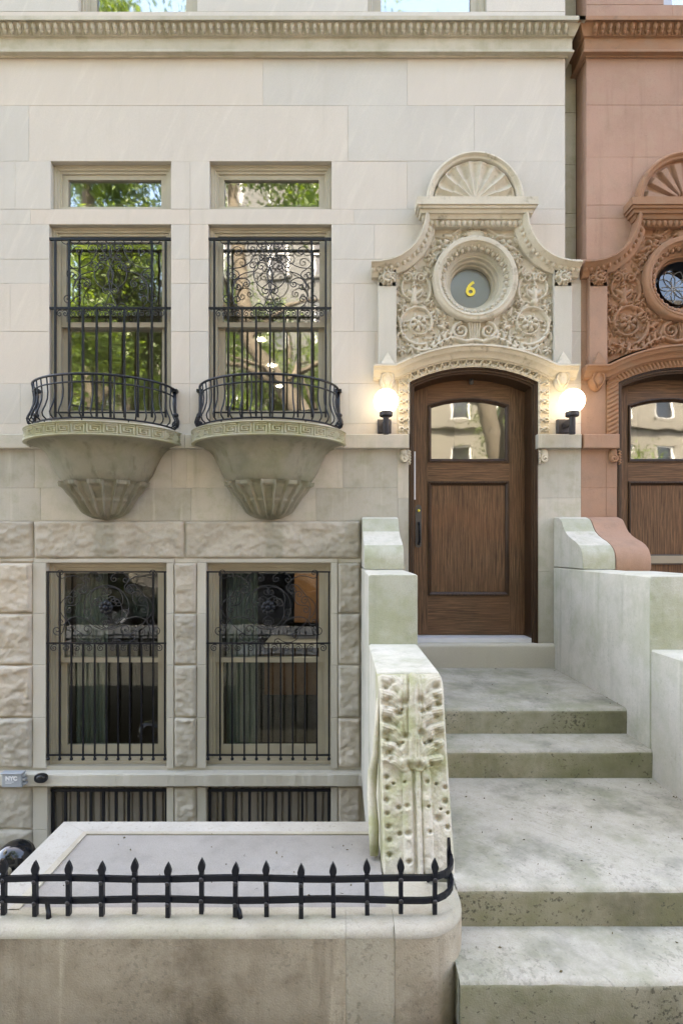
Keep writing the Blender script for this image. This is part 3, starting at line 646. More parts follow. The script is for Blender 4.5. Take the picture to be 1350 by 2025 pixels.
def railing(cx, label):
    z0 = EYE + 1.06; g = tag(empty('balcony_railing', None, (cx, 0, z0)), label, 'railing', 'bowed railings of the parlour balconies'); a, b = .63, .47
    h = .40; zr = {.40: 'rail', .34: 'rail', .035: 'rail'}
    def ringpts(k, z, n=40): return [(a*k*sin(t), -b*k*cos(t), z) for t in np.linspace(-pi*.49, pi*.49, n)]
    MB().tube(ringpts(1.0, .395), .011, 6).build('top_rail', M['iron'], g, True, False); MB().tube(ringpts(.985, .33), .0075, 5).build('rail', M['iron'], g, True, False); MB().tube(ringpts(1.0, .03), .009, 5).build('bottom_rail', M['iron'], g, True, False)
    n = 23; pr = [(-.03, .33, 0), (-.02, .27, 0), (-.012, .20, 0), (.02, .13, 0), (.042, .09, 0), (.035, .055, 0), (.0, .03, 0)]
    me = None
    for i in range(n):
        t = -pi*.485 + pi*.97*i/(n-1); x, y = a*sin(t), -b*cos(t); nx_, ny_ = x/a**2, y/b**2; ang = math.atan2(ny_, nx_)
        if me is None:
            mb = MB(); cp = [(0., 0, .39), (-.006, 0, .33), (-.012, 0, .27), (-.008, 0, .21), (.012, 0, .15), (.034, 0, .105), (.042, 0, .08), (.034, 0, .055), (.0, 0, .03)]
            mb.tube(cp, .0066, 5); ob = mb.build('baluster', M['iron'], g, True, False); me = ob.data
        else: ob = bpy.data.objects.new('baluster', me); COL.objects.link(ob); ob.parent = g
        ob.location = (x, y, 0); ob.rotation_euler = (0, 0, ang)
    for t in (-.6, 0, .6): x, y = a*sin(t), -b*cos(t); MB().tube([(x, y, .03), (x, y, -.03)], .006, 5).build('foot', M['iron'], g)
    for s in (-1, 1):
        p = empty('end_post', g, (s*a, -.02, 0)); mb = MB(); mb.tube([(s*.02, 0, .05), (s*.03, 0, .10), (s*.005, 0, .17), (0, 0, .25), (0, 0, .37)], [.013, .016, .015, .016, .017], 6); mb.build('post_shaft', M['iron'], p, True, False)
        MB().box(-.03, .03, -.03, .03, .37, .395).build('post_cap', M['iron'], p); MB().ball((s*.01, 0, .16), .028, 8, 1, 1, .8).build('post_knot', M['iron'], p, True)
        MB().tube([(q[0]*s, 0, q[1]) for q in spiral(.01, .07, .035, 1.4, pi/2, 1)], .008, 5).build('post_scroll', M['iron'], p, True, False)
    return g
railing(BC[0][0], 'bowed black iron railing on the stone balcony farther from the door'); railing(BC[1][0], 'bowed black iron railing on the stone balcony nearer the door')
# ------------------------------------------------------------------ carved doorways
CX = 1.2135
class Relief:                                  # height field built from stamped round forms, in photo spots: u from the axis, v down
    def __init__(s, u0, u1, v0, v1, st):
        s.u = np.arange(u0, u1 + st, st); s.v = np.arange(v0, v1 + st, st); s.U, s.V = np.meshgrid(s.u, s.v); s.H = np.zeros_like(s.U); s.st = st; s.ex = .5
    def dot(s, u, v, r, h, cut=False):
        i0, i1 = np.searchsorted(s.v, (v - r, v + r)); j0, j1 = np.searchsorted(s.u, (u - r, u + r))
        if i1 <= i0 or j1 <= j0: return
        d = ((s.U[i0:i1, j0:j1] - u)**2 + (s.V[i0:i1, j0:j1] - v)**2) / r**2; c = h * np.clip(1 - d, 0, 1)**s.ex; w_ = s.H[i0:i1, j0:j1]
        if cut: w_ -= np.where(d < 1, c, 0)
        else: np.maximum(w_, c, out=w_)
    def stroke(s, pts, r0, r1, h0, h1=None):
        h1 = h0 if h1 is None else h1; P = np.array(pts, float); d = np.r_[0, np.cumsum(np.hypot(*np.diff(P, axis=0).T))]; n = max(2, int(d[-1] / 1.2))
        for k in range(n + 1):
            t = k / n; x = np.interp(t * d[-1], d, P[:,0]); y = np.interp(t * d[-1], d, P[:,1]); s.dot(x, y, r0 + (r1 - r0) * t, h0 + (h1 - h0) * t)
    def leaf(s, u, v, a, L, w_, h):
        n = max(3, int(L / 1.5))
        for k in range(n + 1):
            t = k / n; s.dot(u + L * t * cos(a), v + L * t * sin(a), max(.9, w_ * (sin(pi * (.18 + .78 * t)))), h * (1 - .35 * t))
    def spiral(s, cu, cv, r0, r1, turns, a0, sg, w0, w1, h, lobes=0):
        n = int(28 * turns); pts = []
        for k in range(n + 1):
            t = k / n; r = r0 + (r1 - r0) * t; a = a0 + sg * 2 * pi * turns * t; pts.append((cu + r * cos(a), cv + r * sin(a)))
        s.stroke(pts, w0, w1, h)
        for q in range(lobes):
            k = int((q + .5) / lobes * n * .75); r = r0 + (r1 - r0) * k / n; a = a0 + sg * 2 * pi * turns * k / n
            s.leaf(cu + r * cos(a), cv + r * sin(a), a + sg * .9, 11, 3.4, h * .8); s.dot(cu + (r + 4.5) * cos(a + sg*.16), cv + (r + 4.5) * sin(a + sg*.16), 2.0, .022, True)
    def rosette(s, u, v, r, h, n=6):
        for k in range(n):
            a = 2 * pi * k / n + .4; s.dot(u + cos(a) * r * .62, v + sin(a) * r * .62, r * .42, h); 
        for k in range(n):
            a = 2 * pi * (k + .5) / n + .4; s.dot(u + cos(a) * r * .66, v + sin(a) * r * .66, r * .17, .03, True)
        s.dot(u, v, r * .34, h * 1.25)
def tympanum(parent, mat, red):
    st = 1.2; R = Relief(0, 160, 440, 722, st); h = .033
    R.spiral(110, 640, 43, 12, 1.5, 1.9, -1 if not red else 1, 3.6, 2.2, h, 12); R.rosette(110, 640, 16, h * 1.3)
    R.spiral(119, 572, 35, 16, 1.15, 2.4, 1, 3.0, 2.0, h * .8, 8)
    R.leaf(119, 596, -pi/2, 42, 6, h * 1.2); R.spiral(106, 550, 11, 3, 1.3, .3, -1, 3.2, 2.2, h); R.spiral(132, 550, 11, 3, 1.3, pi-.3, 1, 3.2, 2.2, h)
    R.leaf(119, 585, -2.5, 22, 5, h); R.leaf(119, 585, -.65, 22, 5, h); R.dot(119, 598, 8, h * 1.2); R.rosette(119, 566, 7, h, 4)
    for u, v, r in ((62, 487, 15), (84, 512, 11), (75, 632, 9), (142, 612, 10), (144, 694, 9), (86, 600, 8)): R.rosette(u, v, r, h * 1.05, 5)
    R.stroke([(20, 470), (36, 482), (50, 492), (70, 500), (86, 520), (96, 545)], 4, 2.5, h * .7)
    R.stroke([(26, 452), (44, 464), (60, 470), (82, 468)], 3, 2, h * .6); R.leaf(44, 470, -.3, 18, 4.5, h); R.leaf(74, 490, .6, 16, 4, h); R.leaf(80, 472, .9, 14, 4, h)
    for k in range(7):
        a = -pi/2 + (k - 0) * .27; R.leaf(2 * k * .5, 470, a, 21, 3.6, h * 1.1)
    R.dot(0, 474, 7, h * 1.3); R.dot(18, 472, 5, .03, True)
    R.spiral(27, 655, 16, 3, 1.7, -pi/2, 1, 4.2, 2.6, h * 1.15); 
    for q in range(3): R.stroke([(q * 5, 640), (q * 4, 668)], 2.6, 2.2, h)
    R.stroke([(0, 672), (16, 676), (40, 668), (62, 676), (86, 692), (110, 694), (132, 682)], 5, 3, h)
    for u, v in ((46, 664), (58, 668), (70, 676), (82, 686), (96, 692), (110, 693), (124, 688)):
        for a in (-1.9, -1.1, 1.2, 1.9): R.leaf(u, v, a + .2 * sin(u), 14, 3.6, h * .95)
        R.dot(u + 4, v - 7, 2.1, .03, True); R.dot(u + 2, v + 8, 2.0, .03, True)
    for u, v, a in ((72, 612, 2.2), (80, 618, .6), (148, 640, -1.4), (150, 660, 1.3), (96, 530, 2.3), (140, 530, .3), (104, 604, 2.4), (136, 606, .7), (60, 650, -.5), (52, 640, .4)):
        R.leaf(u, v, a, 15, 4.6, h); R.dot(u + 5*cos(a+.9), v + 5*sin(a+.9), 2.4, .03, True)
    rg = np.random.default_rng(4)
    for _ in range(330):
        u, v = rg.uniform(4, 156), rg.uniform(446, 712)
        i, j = min(len(R.v)-1, np.searchsorted(R.v, v)), min(len(R.u)-1, np.searchsorted(R.u, u))
        if R.H[i, j] > .012 or R.H[i, j] < -.004: continue
        a = math.atan2(v - 553, u) + rg.choice((.7, -.7)) + rg.normal(0, .35); R.leaf(u, v, a, rg.uniform(6, 11), rg.uniform(2.0, 3.2), h * rg.uniform(.35, .7))
        if rg.random() < .55: R.dot(u + 3.2 * cos(a + 1.5), v + 3.2 * sin(a + 1.5), rg.uniform(1.4, 2.2), .03, True)
    U, V, H = R.U, R.V, R.H
    H = np.concatenate([H[:, :0:-1], H], 1); Uf = np.concatenate([-U[:, :0:-1], U], 1); Vf = np.concatenate([V[:, 1:], V], 1)
    wob = .010 * (fbm(Uf * .16 + 40, Vf * .16, 3, 5) - .45) * (H > .004); H = np.clip(H + wob, -.03, .085) + .002 * (fbm(Uf*.5+9, Vf*.5, 2, 8) - .5)
    au = np.abs(Uf); vt = np.interp(au, [0, 86, 94, 104, 122, 150, 190], [441, 441, 462, 488, 512, 529, 536])
    m = (Vf > vt) & (Uf**2 + (Vf - 1014)**2 > 332**2) & (Uf**2 + (Vf - 553)**2 > 70**2) & (au < 158)
    s_ = F / (DIST - .02); grid('carved_tympanum', CX + Uf / s_, -.012 - H, EYE + (1085 - Vf) / s_, mat, parent, m, True, True)
def ylathe(prof, cx, cz, n=48, a0=0, a1=2*pi):
    mb = MB(); full = a1 - a0 > 6.2; k = n if full else n + 1; m = len(prof); vs = []
    for i in range(k):
        a = a0 + (a1 - a0) * i / n
        for r, w_ in prof: vs.append((cx + r*cos(a), -w_, cz + r*sin(a)))
    fs = [(i*m+q, ((i+1) % k)*m+q, ((i+1) % k)*m+q+1, i*m+q+1) for i in range(n) for q in range(m-1)]
    return mb.add(vs, fs)
def motif(a, t, red):                          # running leaf carving of the door arch
    d = np.abs(a - .5) * 2
    if red:
        z = np.abs(((a * 2 + t * 1.4) % 1) - .5) * 2; return .012 * sst(.25, .6, z) * sst(0, .12, t) * sst(0, .12, 1 - t)
    h = .024 * sst(.95, .2, d + .35 * np.abs(t - .45)) + .007 * np.cos(t * 16 + d * 5)
    for pa, pt, r in ((.28, .38, .13), (.72, .38, .13), (.5, .72, .10), (.06, .62, .12), (.94, .62, .12), (.5, .2, .08)):
        h = h - .034 * np.exp(-(((a - pa) / r)**2 + ((t - pt) / (r * 1.1))**2))
    return h * sst(0, .1, t) * sst(0, .1, 1 - t)
def doorcase(dx, parent, mt, red=False):
    D = empty('door_surround', parent, (dx, 0, 0)); C_, Wl = mt['carved'], mt['wall']
    q = lambda u, v, p: (CX + u * (DIST - p) / F, EYE + (1085 - v) * (DIST - p) / F)
    tympanum(D, C_, red)
    # round window: rim, egg ring, deep cove
    oz = EYE + 2.452; k = 1 / 219.
    ylathe([(.388, .0), (.386, .066), (.380, .080), (.370, .084), (.350, .084), (.346, .090), (.336, .090), (.330, .080), (.328, .070)], CX, oz).build('round_window_rim', C_, D, True, True, None, 50)
    ylathe([(.329, .074), (.318, .066), (.29, .03), (.262, .0), (.252, -.004), (.250, -.012), (.236, -.016), (.228, -.05), (.214, -.058), (.208, -.09), (.196, -.096), (.190, -.125), (.19, -.16)], CX, oz).build('round_window_cove', mt['cove'], D, True, True, None, 40)
    mb = MB()
    for i in range(30):
        a = 2 * pi * (i + .5) / 30; r = .291; mb.ball((CX + r*cos(a), -.034, oz + r*sin(a)), .0225, 8, 1, 1, 1); a += pi / 30; mb.tube([(CX + .312*cos(a), -.062, oz + .312*sin(a)), (CX + .268*cos(a), -.012, oz + .268*sin(a))], [.008, .005], 5)
    stuff(mb.build('egg_ring', C_, D, True, False))
    ow = empty('round_window', D); ylathe([(0.0001, -.132), (.19, -.132)], CX, oz, 40).build('pane', M['glassred'] if red else M['glassocc'], ow)
    if red:
        for i in range(8):
            a = pi * i / 4; iron([(CX + .1*cos(a) + .09*cos(t), oz + .1*sin(a) + .09*sin(t)) for t in np.linspace(0, 2*pi, 17)], .128, .0035, 'lead_line', ow, 'grey')
        ylathe([(.20, -.02), (.2, -.05), (.175, -.07), (.17, -.12)], CX, oz).build('sash_ring', M['iron'], ow, True)
    else:
        ctr = (CX + .002, oz - .028); k6 = [(.030, .088), (.008, .075), (-.014, .052), (-.028, .025)]; circ = [(.0305*cos(a)*1.05, .0305*sin(a)) for a in np.linspace(pi*.86, pi*.86 + 2*pi, 25)]
        mb = MB(); pr6 = [(-.0125, 0), (-.0125, .006), (.0125, .006), (.0125, 0)]; mv6 = lambda u, v, w: (u, .126 - w, v)
        mb.sweep([(ctr[0] + a, ctr[1] + b) for a, b in circ[:-1]], pr6, mv6, 1, True); mb.sweep([(ctr[0] + a, ctr[1] + b) for a, b in k6 + [circ[0], circ[1]]], [(a, b + .0012) for a, b in pr6], mv6, 1)
        mb.build('house_number', M['gold'], ow)
    # pilasters, rosettes, stops, consoles under the hood ends
    for s in (-1, 1):
        x0, x1 = sorted((q(s*156, 0, .06)[0], q(s*191, 0, .06)[0])); zt, zb = q(0, 531, .06)[1], q(0, 722, .06)[1]
        P_ = empty('pilaster', D); MB().cbox(x0, x1, zb, zt, -.062, .02, .004).build('shaft', mt['shaft'], P_)
        xm, wd = (x0+x1)/2, (x1-x0)*.36; MB().add([(xm-wd, -.063, zb+.022), (xm+wd, -.063, zb+.022), (xm+wd, -.105, zb+.0), (xm-wd, -.105, zb+.0), (xm, -.063, zb+.125)], [(3,2,4), (2,1,4), (0,3,4), (0,1,2,3)]).build('stop', C_, P_)
        Rz = Relief(0, 36, 0, 34, .9); Rz.rosette(18, 17, 16, .035, 7); Rz.spiral(18, 17, 12, 4, 1.2, 0, 1, 3, 2, .04)
        for a in range(12): Rz.leaf(18, 17, a * pi / 6, 17, 3, .02); Rz.dot(18 + 13*cos(a*pi/6+.26), 17 + 13*sin(a*pi/6+.26), 2, .02, True)
        grid('rosette', x0 + Rz.U / 36 * (x1 - x0), -.062 - Rz.H, zt - Rz.V / 217., C_, P_, None, True, True)
        co = empty('console', D); xc = (x0 + x1) / 2; zc = q(0, 736, .06)[1]
        pr = [(.076, .0), (.080, -.012), (.074, -.03), (.076, -.06), (.068, -.10), (.05, -.135), (.025, -.155), (.001, -.162)]
        MB().lathe(pr, (xc, .0, zc), 20, pi, 2*pi, 1, 1.0).build('console_bowl', C_, co, True)
        mb = MB(); mb.ball((xc, -.066, zc - .075), .035, 10, .8, .35, 1.25)
        mb.build('shield', C_, co, True); mb = MB()
        for e in (-1, 1):
            mb.tube([(xc + e*.018, -.075, zc-.012), (xc + e*.045, -.07, zc-.02), (xc + e*.055, -.058, zc-.06), (xc + e*.036, -.062, zc-.105), (xc+e*.008, -.05, zc-.14)], [.008, .012, .010, .009, .006], 6); mb.ball((xc + e*.058, -.045, zc - .02), .017, 8)
        stuff(mb.build('console_leaf', C_, co, True, False))
        # little scroll corbel under the sill course
        ic = empty('scroll_corbel', D); xk = CX + s * .640; zk = PZ(888); sp = spiral(0, 0, .045, 1.5, pi/2, s)
        MB().tube([(xk + a_*.8, -.035, zk - .095 + b_*.8) for a_, b_ in sp], [.012] * len(sp), 6).build('scroll', C_, ic, True, False)
        MB().ball((xk, -.005, zk - .06), .046, 10, .95, .75, 1.5).build('corbel_body', C_, ic, True)
        mb = MB()
        for a in range(5): mb.tube([(xk - s*.04, -.03, zk - .02 - .025*a), (xk - s*.052, -.045, zk - .03 - .025*a), (xk - s*.045, -.03, zk - .045 - .025*a)], .009, 5)
        stuff(mb.build('corbel_leaf', C_, ic, True, False))
    # hood mould: level ends and segmental arch
    p = .125; pts = [q(-204, 719, p), q(-161, 719, p)]; Rr = 340.; a_ = math.asin(160 / Rr)
    for i in range(1, 24): a = -a_ + 2 * a_ * i / 24; pts.append(q(Rr * sin(a), 679 + Rr * (1 - cos(a)), p))
    pts += [q(161, 719, p), q(204, 719, p)]
    sweepobj('hood_mould', pts, [(0, -.01), (0, .125), (.016, .127), (.022, .112), (.034, .106), (.05, .098), (.058, .082), (.08, .062), (.098, .056), (.104, .036), (.112, .034), (.112, -.01)], xz, C_ if not red else mt['hood'], D)
    # carved arch band and jamb strips
    s_ = F / (DIST - .01); R0, R1, A0 = 288 / s_, 318 / s_, math.asin(126.5 / 288); cz = EYE + (1085 - 1014) / s_
    T, A = np.meshgrid(np.linspace(0, 1, 22), np.linspace(-A0 - .012, A0 + .012, 420)); n = 17; a = ((A + A0) / (2*A0) * n) % 1
    H = motif(a, T, red); r = R0 + (R1 - R0) * T; grid('carved_arch', CX + r * np.sin(A), -.014 - H, cz + r * np.cos(A), C_, D)
    for s in (-1, 1):
        zt, zb = EYE + (1085 - 740) / s_, EYE + (1085 - 858) / s_; Zg, T = np.meshgrid(np.linspace(zb, zt, 150), np.linspace(0, 1, 20)); a = ((Zg - zb) / (zt - zb) * 6.5) % 1
        H = motif(a, T, red); grid('carved_jamb', CX + s * (127 + 23 * T) / s_, -.012 - H, Zg, C_, D, None, True, s > 0)
        box('jamb_block', C_, D, *sorted((CX + s*127.3/s_, CX + s*150/s_)), -.010, .2, zb, zt - .02)
    box('arch_backing', C_, D, CX - .70, CX + .70, .02, .22, PZ(742) + .05, PZ(640)) if False else None
    # shaped cornice: two hollow sweeps rising to the entablature
    p = .13
    for s in (-1, 1):
        P = [(209, 514), (190, 513), (170, 509), (152, 502), (136, 491), (122, 477), (112, 460), (105, 441), (101, 418)]
        pts = [q(s * u, v, p) for u, v in P]
        sweepobj('swept_cornice', pts, [(0, -.01), (0, .132), (.014, .134), (.02, .118), (.034, .108), (.044, .088), (.05, .082), (.09, .058), (.098, .052), (.112, .045), (.112, -.01)], xz, C_ if not red else mt['hood'], D, 1 if s < 0 else -1)
        mb = MB(); PP = np.array([q(s * u, v, .10) for u, v in P]); d = np.r_[0, np.cumsum(np.hypot(*np.diff(PP, axis=0).T))]; n = int(d[-1] / .047)
        for i in range(n):
            tq = (i + .5) / n * d[-1]; x, z = np.interp(tq, d, PP[:,0]), np.interp(tq, d, PP[:,1]); x2, z2 = np.interp(tq + .01, d, PP[:,0]), np.interp(tq + .01, d, PP[:,1]); tx, tz = x2 - x, z2 - z; L = math.hypot(tx, tz) + 1e-9; nx_, nz_ = (tz / L, -tx / L) if s < 0 else (-tz / L, tx / L)
            mb.ball((x + nx_*.070, -.070, z + nz_*.070), .023, 8, 1, 1, 1.05)
        stuff(mb.build('egg_band', C_, D, True, False))
    # entablature with returns
    zz = lambda v, o: PZ(v, -(.05 + o)); xb = .437
    pr = [(-.05, zz(387, .10)), (.102, zz(388, .10)), (.102, zz(403, .10)), (.09, zz(404, .09)), (.088, zz(410, .088)), (.072, zz(412, .072)), (.066, zz(420, .066)), (.048, zz(423, .048)), (.036, zz(432, .036)), (.02, zz(434, .02)), (.014, zz(448, .014)), (0, zz(450, 0)), (-.05, zz(450, 0))]
    sweepobj('entablature', [(CX - xb, .0), (CX - xb, -.05), (CX + xb, -.05), (CX + xb, .0)], pr, lambda u, v, w: (u, v, w), C_ if not red else mt['hood'], D)
    mb = MB()
    for i in range(17):
        x = CX - xb + .03 + (2*xb - .06) * i / 16; mb.ball((x, -.066, zz(441, .02)), .023, 8, 1, .9, 1.25); 
        if i < 16: mb.ball((x + (2*xb-.06)/32, -.066, zz(445, .02)), .007, 6, .8, .9, 1.6)
    stuff(mb.build('egg_band', C_, D, True, False))
    # lunette with shell
    lz, lr = EYE + 3.168, .445; Lu = empty('shell_lunette', D)
    pts = [(CX + lr * cos(a), lz + lr * sin(a)) for a in np.linspace(pi, 0, 41)]
    sweepobj('rim', pts, [(0, -.01), (0, .06), (.01, .075), (.024, .08), (.034, .072), (.04, .06), (.058, .055), (.064, .04), (.066, -.01)], xz, C_ if not red else mt['hood'], Lu)
    Rg, A = np.meshgrid(np.linspace(.02, 1, 60), np.linspace(.0, pi, 360)); N = 9 if not red else 8; ph = A / pi * N; fr = ph % 1; fl = np.sin(pi * fr)
    if red: Hh = .012 + .034 * sst(.45, .8, fl) * sst(.95, .88, Rg) * sst(.12, .25, Rg)
    else:
        edge = .90 + .055 * np.sqrt(np.clip(fl, 0, 1)); par = np.where((ph.astype(int) % 2) == 0, 1, 0)
        Hh = .052 - .030 * fl * sst(.0, .6, Rg) + .012 * (Rg < .56) * sst(.0, .5, Rg) + .004 * par
        Hh = np.where(Rg > edge, .008, Hh) + .012 * np.exp(-((Rg - edge + .02) / .02)**2)
    Hh = Hh + .004 * (fbm(A*8, Rg*9, 3, 3) - .5)
    grid('shell', CX + (lr - .055) * Rg * np.cos(A), -Hh, lz + (lr - .055) * Rg * np.sin(A), mt['shell'], Lu, None, True)
    return D
MT = dict(carved=M['carved'], wall=M['ashlar'], shaft=M['draft'], cove=M['cornice'], shell=M['carved'])
doorcase(0, house, MT)

# ------------------------------------------------------------------ panelled doors
def door(dx, parent, red=False):
    d = empty('door', parent, (dx, 0, 0)); Y = .2; q = lambda u, v: (CX + u * (DIST + Y) / F, PZ(v, Y))
    hw = 127.3 * DIST / F; s_ = F / DIST; R0 = 288 / s_; A0 = math.asin(hw / R0); cz = PZ(1014)
    arcp = [(CX + R0 * sin(a), cz + R0 * cos(a)) for a in np.linspace(-A0, A0, 25)]
    path = [(CX - hw, DZ0 - .005)] + arcp + [(CX + hw, DZ0 - .005)]
    sweepobj('door_frame', path, [(0, -.26), (0, .003), (.014, .006), (.019, -.008), (.034, -.010), (.038, -.024), (.05, -.028), (.055, -.20), (.062, -.26)], xz, M['woodframe'], d, 1, False, True, 30)
    zb = DZ0 + .045; st = 80 / 206.7; hwL = hw - .04
    Rl = R0 - .045
    def leaf_top(x): return cz + math.sqrt(Rl*Rl - (x - CX)**2)
    for s in (-1, 1):
        a, b = sorted((CX + s * st, CX + s * hwL)); MB().prism([(a, zb), (b, zb), (b, leaf_top(b) - .005), (a, leaf_top(a) - .005)], Y, Y + .045, 'y').build('stile', M['woodv'], d)
    zg0, zg1 = q(0, 914)[1], q(0, 801)[1]; rise = 14 / 206.7; Rg = (st*st + rise*rise) / (2 * rise); cg = zg1 + rise - Rg
    gt = lambda x: cg + math.sqrt(Rg*Rg - (x - CX)**2)
    xs = np.linspace(CX - st, CX + st, 17)
    MB().prism([(x, gt(x)) for x in xs] + [(x, leaf_top(x) - .005) for x in xs[::-1]], Y + .0005, Y + .045, 'y').build('rail', M['woodh'], d)
    zm0 = q(0, 952)[1]; zr1 = q(0, 1178)[1]
    MB().box(CX-st, CX+st, Y+.0005, Y+.045, zm0, zg0).build('rail', M['woodh'], d); MB().box(CX-st, CX+st, Y+.0005, Y+.045, zb, zr1).build('rail', M['woodh'], d)
    MB().box(CX-st+.004, CX+st-.004, Y+.018, Y+.04, zr1, zm0).build('panel', M['woodv'], d)
    mould = [(0, -.0), (0, .012), (.012, .014), (.018, .006), (.03, -.004), (.036, -.018)]
    mv = lambda u, v, w: (u, Y - w, v)
    MB().sweep([(CX-st, zr1), (CX+st, zr1), (CX+st, zm0), (CX-st, zm0)], mould, mv, -1, True).build('panel_moulding', M['woodframe'], d)
    pth = [(CX-st, zg0), (CX+st, zg0)] + [(x, gt(x)) for x in xs[::-1]]
    MB().sweep(pth, mould, mv, -1, True).build('glass_moulding', M['woodframe'], d)
    gi = .03; MB().prism([(CX-st+gi, zg0+gi), (CX+st-gi, zg0+gi)] + [(x * 1, gt(x) - gi) for x in np.linspace(CX+st-gi, CX-st+gi, 13)], Y+.016, Y+.022, 'y').build('pane', M['glassdoor'], d)
    MB().box(CX-hw+.012, CX+hw-.03, .03, .25, DZ0+.001, DZ0+.04).build('threshold', M['alu'], d)
    if not red:
        xh, z1_, z0_ = CX - .478, q(0, 998)[1], q(0, 1083)[1]; r = .029; hp = empty('handle', d)
        MB().prism([(xh + r*cos(a), z1_ - r + r*sin(a)) for a in np.linspace(0, pi, 9)] + [(xh - r*cos(a), z0_ + r - r*sin(a)) for a in np.linspace(0, pi, 9)], Y-.008, Y+.0, 'y').build('backplate', M['plate'], hp)
        MB().lathe([(.0, 0), (.012, 0), (.012, .02), (0.0, .022)], (0, 0, 0), 12).build('lock_cylinder', M['gold'], hp, True, True, (xh, Y-.008, q(0, 1010)[1])).rotation_euler = (pi/2, 0, 0)
        zz = np.linspace(q(0, 1034)[1], q(0, 1076)[1], 12); off = [.0, .03, .045, .05, .052, .053, .053, .052, .05, .045, .03, .0]
        MB().tube([(xh+.004, Y - .008 - o_, z) for z, o_ in zip(zz, off)], [.012, .008, .007, .009, .011, .013, .010, .013, .011, .009, .009, .011], 8).build('grip', M['iron'], hp, True, False)
        MB().box(CX-.529, CX-.507, Y-.010, Y-.0, q(0, 988)[1], q(0, 893)[1]).build('white_strip', M['white'], d)
        kn = empty('door_viewer', d); MB().ball((CX+.02, Y-.03, q(0, 756)[1]), .026, 10, .9, 1, 1.25).build('viewer_body', M['plate'], kn, True); MB().ball((CX+.02, Y-.05, q(0, 754)[1]), .012, 8).build('viewer_lens', M['iron'], kn, True)
    else:
        ms = empty('mail_slot', d); x0, x1 = PX(1283, Y) - dx, PX(1350, Y) - dx; z0_, z1_ = q(0, 1114)[1], q(0, 1099)[1]
        MB().cbox(x0-.015, x1+.015, z0_-.012, z1_+.012, Y-.012, Y, .004).build('slot_frame', M['plate'], ms); MB().cbox(x0, x1, z0_, z1_, Y-.018, Y-.012, .003).build('flap', M['tandark'], ms)
    return d
door(0, house)

# ------------------------------------------------------------------ brownstone next door
red = tag(empty('brownstone_house', None, (0, 0, 0)), 'reddish brown sandstone house adjoining the pale one, with matching carved doorway', 'house'); RDX = 1.915; ro = RDX * F / DIST
RO = [(DOP[0]+ro, DOP[1]+ro, DOP[2], DOP[3]), (OCC[0]+ro, OCC[1]+ro, OCC[2], OCC[3]), (1312, 1540, -360, 8)]
mb = MB(); XR = 6.2
for c in cells(2.2, XR, -1.3, 9.2, [rect(o) for o in RO] + [(2.1, 2.252, PZ(512), 20)]): mb.box(c[0], c[1], .014, .26, c[2], c[3])
rwall = mb.build('facade_wall', M['redmortar'], red, recalc=False)
xr = 675 + XR * F / DIST; xl = 675 + 2.25 * F / DIST; xq = 675 + 2.2 * F / DIST
def rrow(y0, y1, xs, mat='redwall', **k): row(y0, y1, xs, mat, ops=RO, parent=rwall, **k)
rrow(-140, 8, [xl, 1312, 1540, xr]); rrow(8, 60, [xl, 1330, xr]); rrow(60, 113, [xl, 1400, xr]); rrow(113, 207, [xl, 1420, 1700, xr]); rrow(207, 310, [xl, 1530, xr]); rrow(310, 405, [xl, 1249, 1600, xr]); rrow(405, 431, [xl, 1500, xr]); row(431, 512, [xl, 1249, 1600, xr], 'redwall', ops=RO + [(OCC[0]+ro, OCC[1]+ro, 431, 512)], parent=rwall)
rrow(512, 655, [xq, 1249, 1600, xr], 'redjamb'); rrow(655, 758, [xq, 1190, 1600, xr], 'redjamb'); rrow(758, 862, [xq, 1500, xr], 'redjamb'); rrow(886, 965, [xq, 1206+14, 1498, xr], 'redjamb'); rrow(965, 1140, [xq, 1220, 1498, xr], 'redjamb'); rrow(1140, 1272, [xq, 1220, 1498, xr], 'redjamb')
for y0_, y1_ in ((862, 886), (886, 965), (965, 1140), (1140, 1276)): row(y0_, y1_, [DOP[0]+ro, 808+ro], 'redjamb', ops=[], parent=rwall); row(y0_, y1_, [1062+ro, DOP[1]+ro], 'redjamb', ops=[], parent=rwall)
for a, c in ((1148.5, 1225), (1475, 1720)):
    y = -.055; x0, x1 = max(2.202, W(a, 0, y)[0]), W(c, 0, y)[0]; MB().cbox(x0, x1, PZ(886, y), PZ(858, y), y, .2, .006).build('sill_course_stone', M['redjamb'], rwall, recalc=False)
for a, c in ((-140, 60), (60, 207), (207, 310), (310, 405), (405, 570)): MB().box(2.2535, 2.29, .003, .30, PZ(c)+.002, PZ(a)-.002).build('return_stone', M['redjamb'], rwall, recalc=False)
box('unseen_upper_wall', M['redwall'], red, 2.26, XR, .0, .3, 9.2, 14); box('unseen_side_wall', M['redmortar'], red, XR, XR+.3, .02, 9.8, -1.3, 14)  # unseen top and flank, added to block the sun
cornice(red, M['redcarved'], 2.255, XR, True, False)
doorcase(RDX, red, dict(carved=M['redcarved'], wall=M['redwall'], shaft=M['redjamb'], cove=M['redcarved'], shell=M['redjamb'], hood=M['redcarved']), True)
door(RDX, red, True)
x0, x1, z0, z1 = rect(RO[2]); wn = empty('window', red); brickmould(wn, x0+.002, x1-.002, z0+.002, z1-.002, M['grey']); mb = MB(); ring(mb, x0+.068, x1-.068, z0+.03, z1-.068, .06, .06, .05, .05, .085, .13); mb.build('sash_frame', M['grey'], wn); pane('pane', x0+.128, x1-.128, z0+.08, z1-.118, .108, M['glass'], wn)
rm = room(2.4, 5.5, .5, 5, .9, 5.0, M['roomdark'], 'hall_room'); rm.parent = red
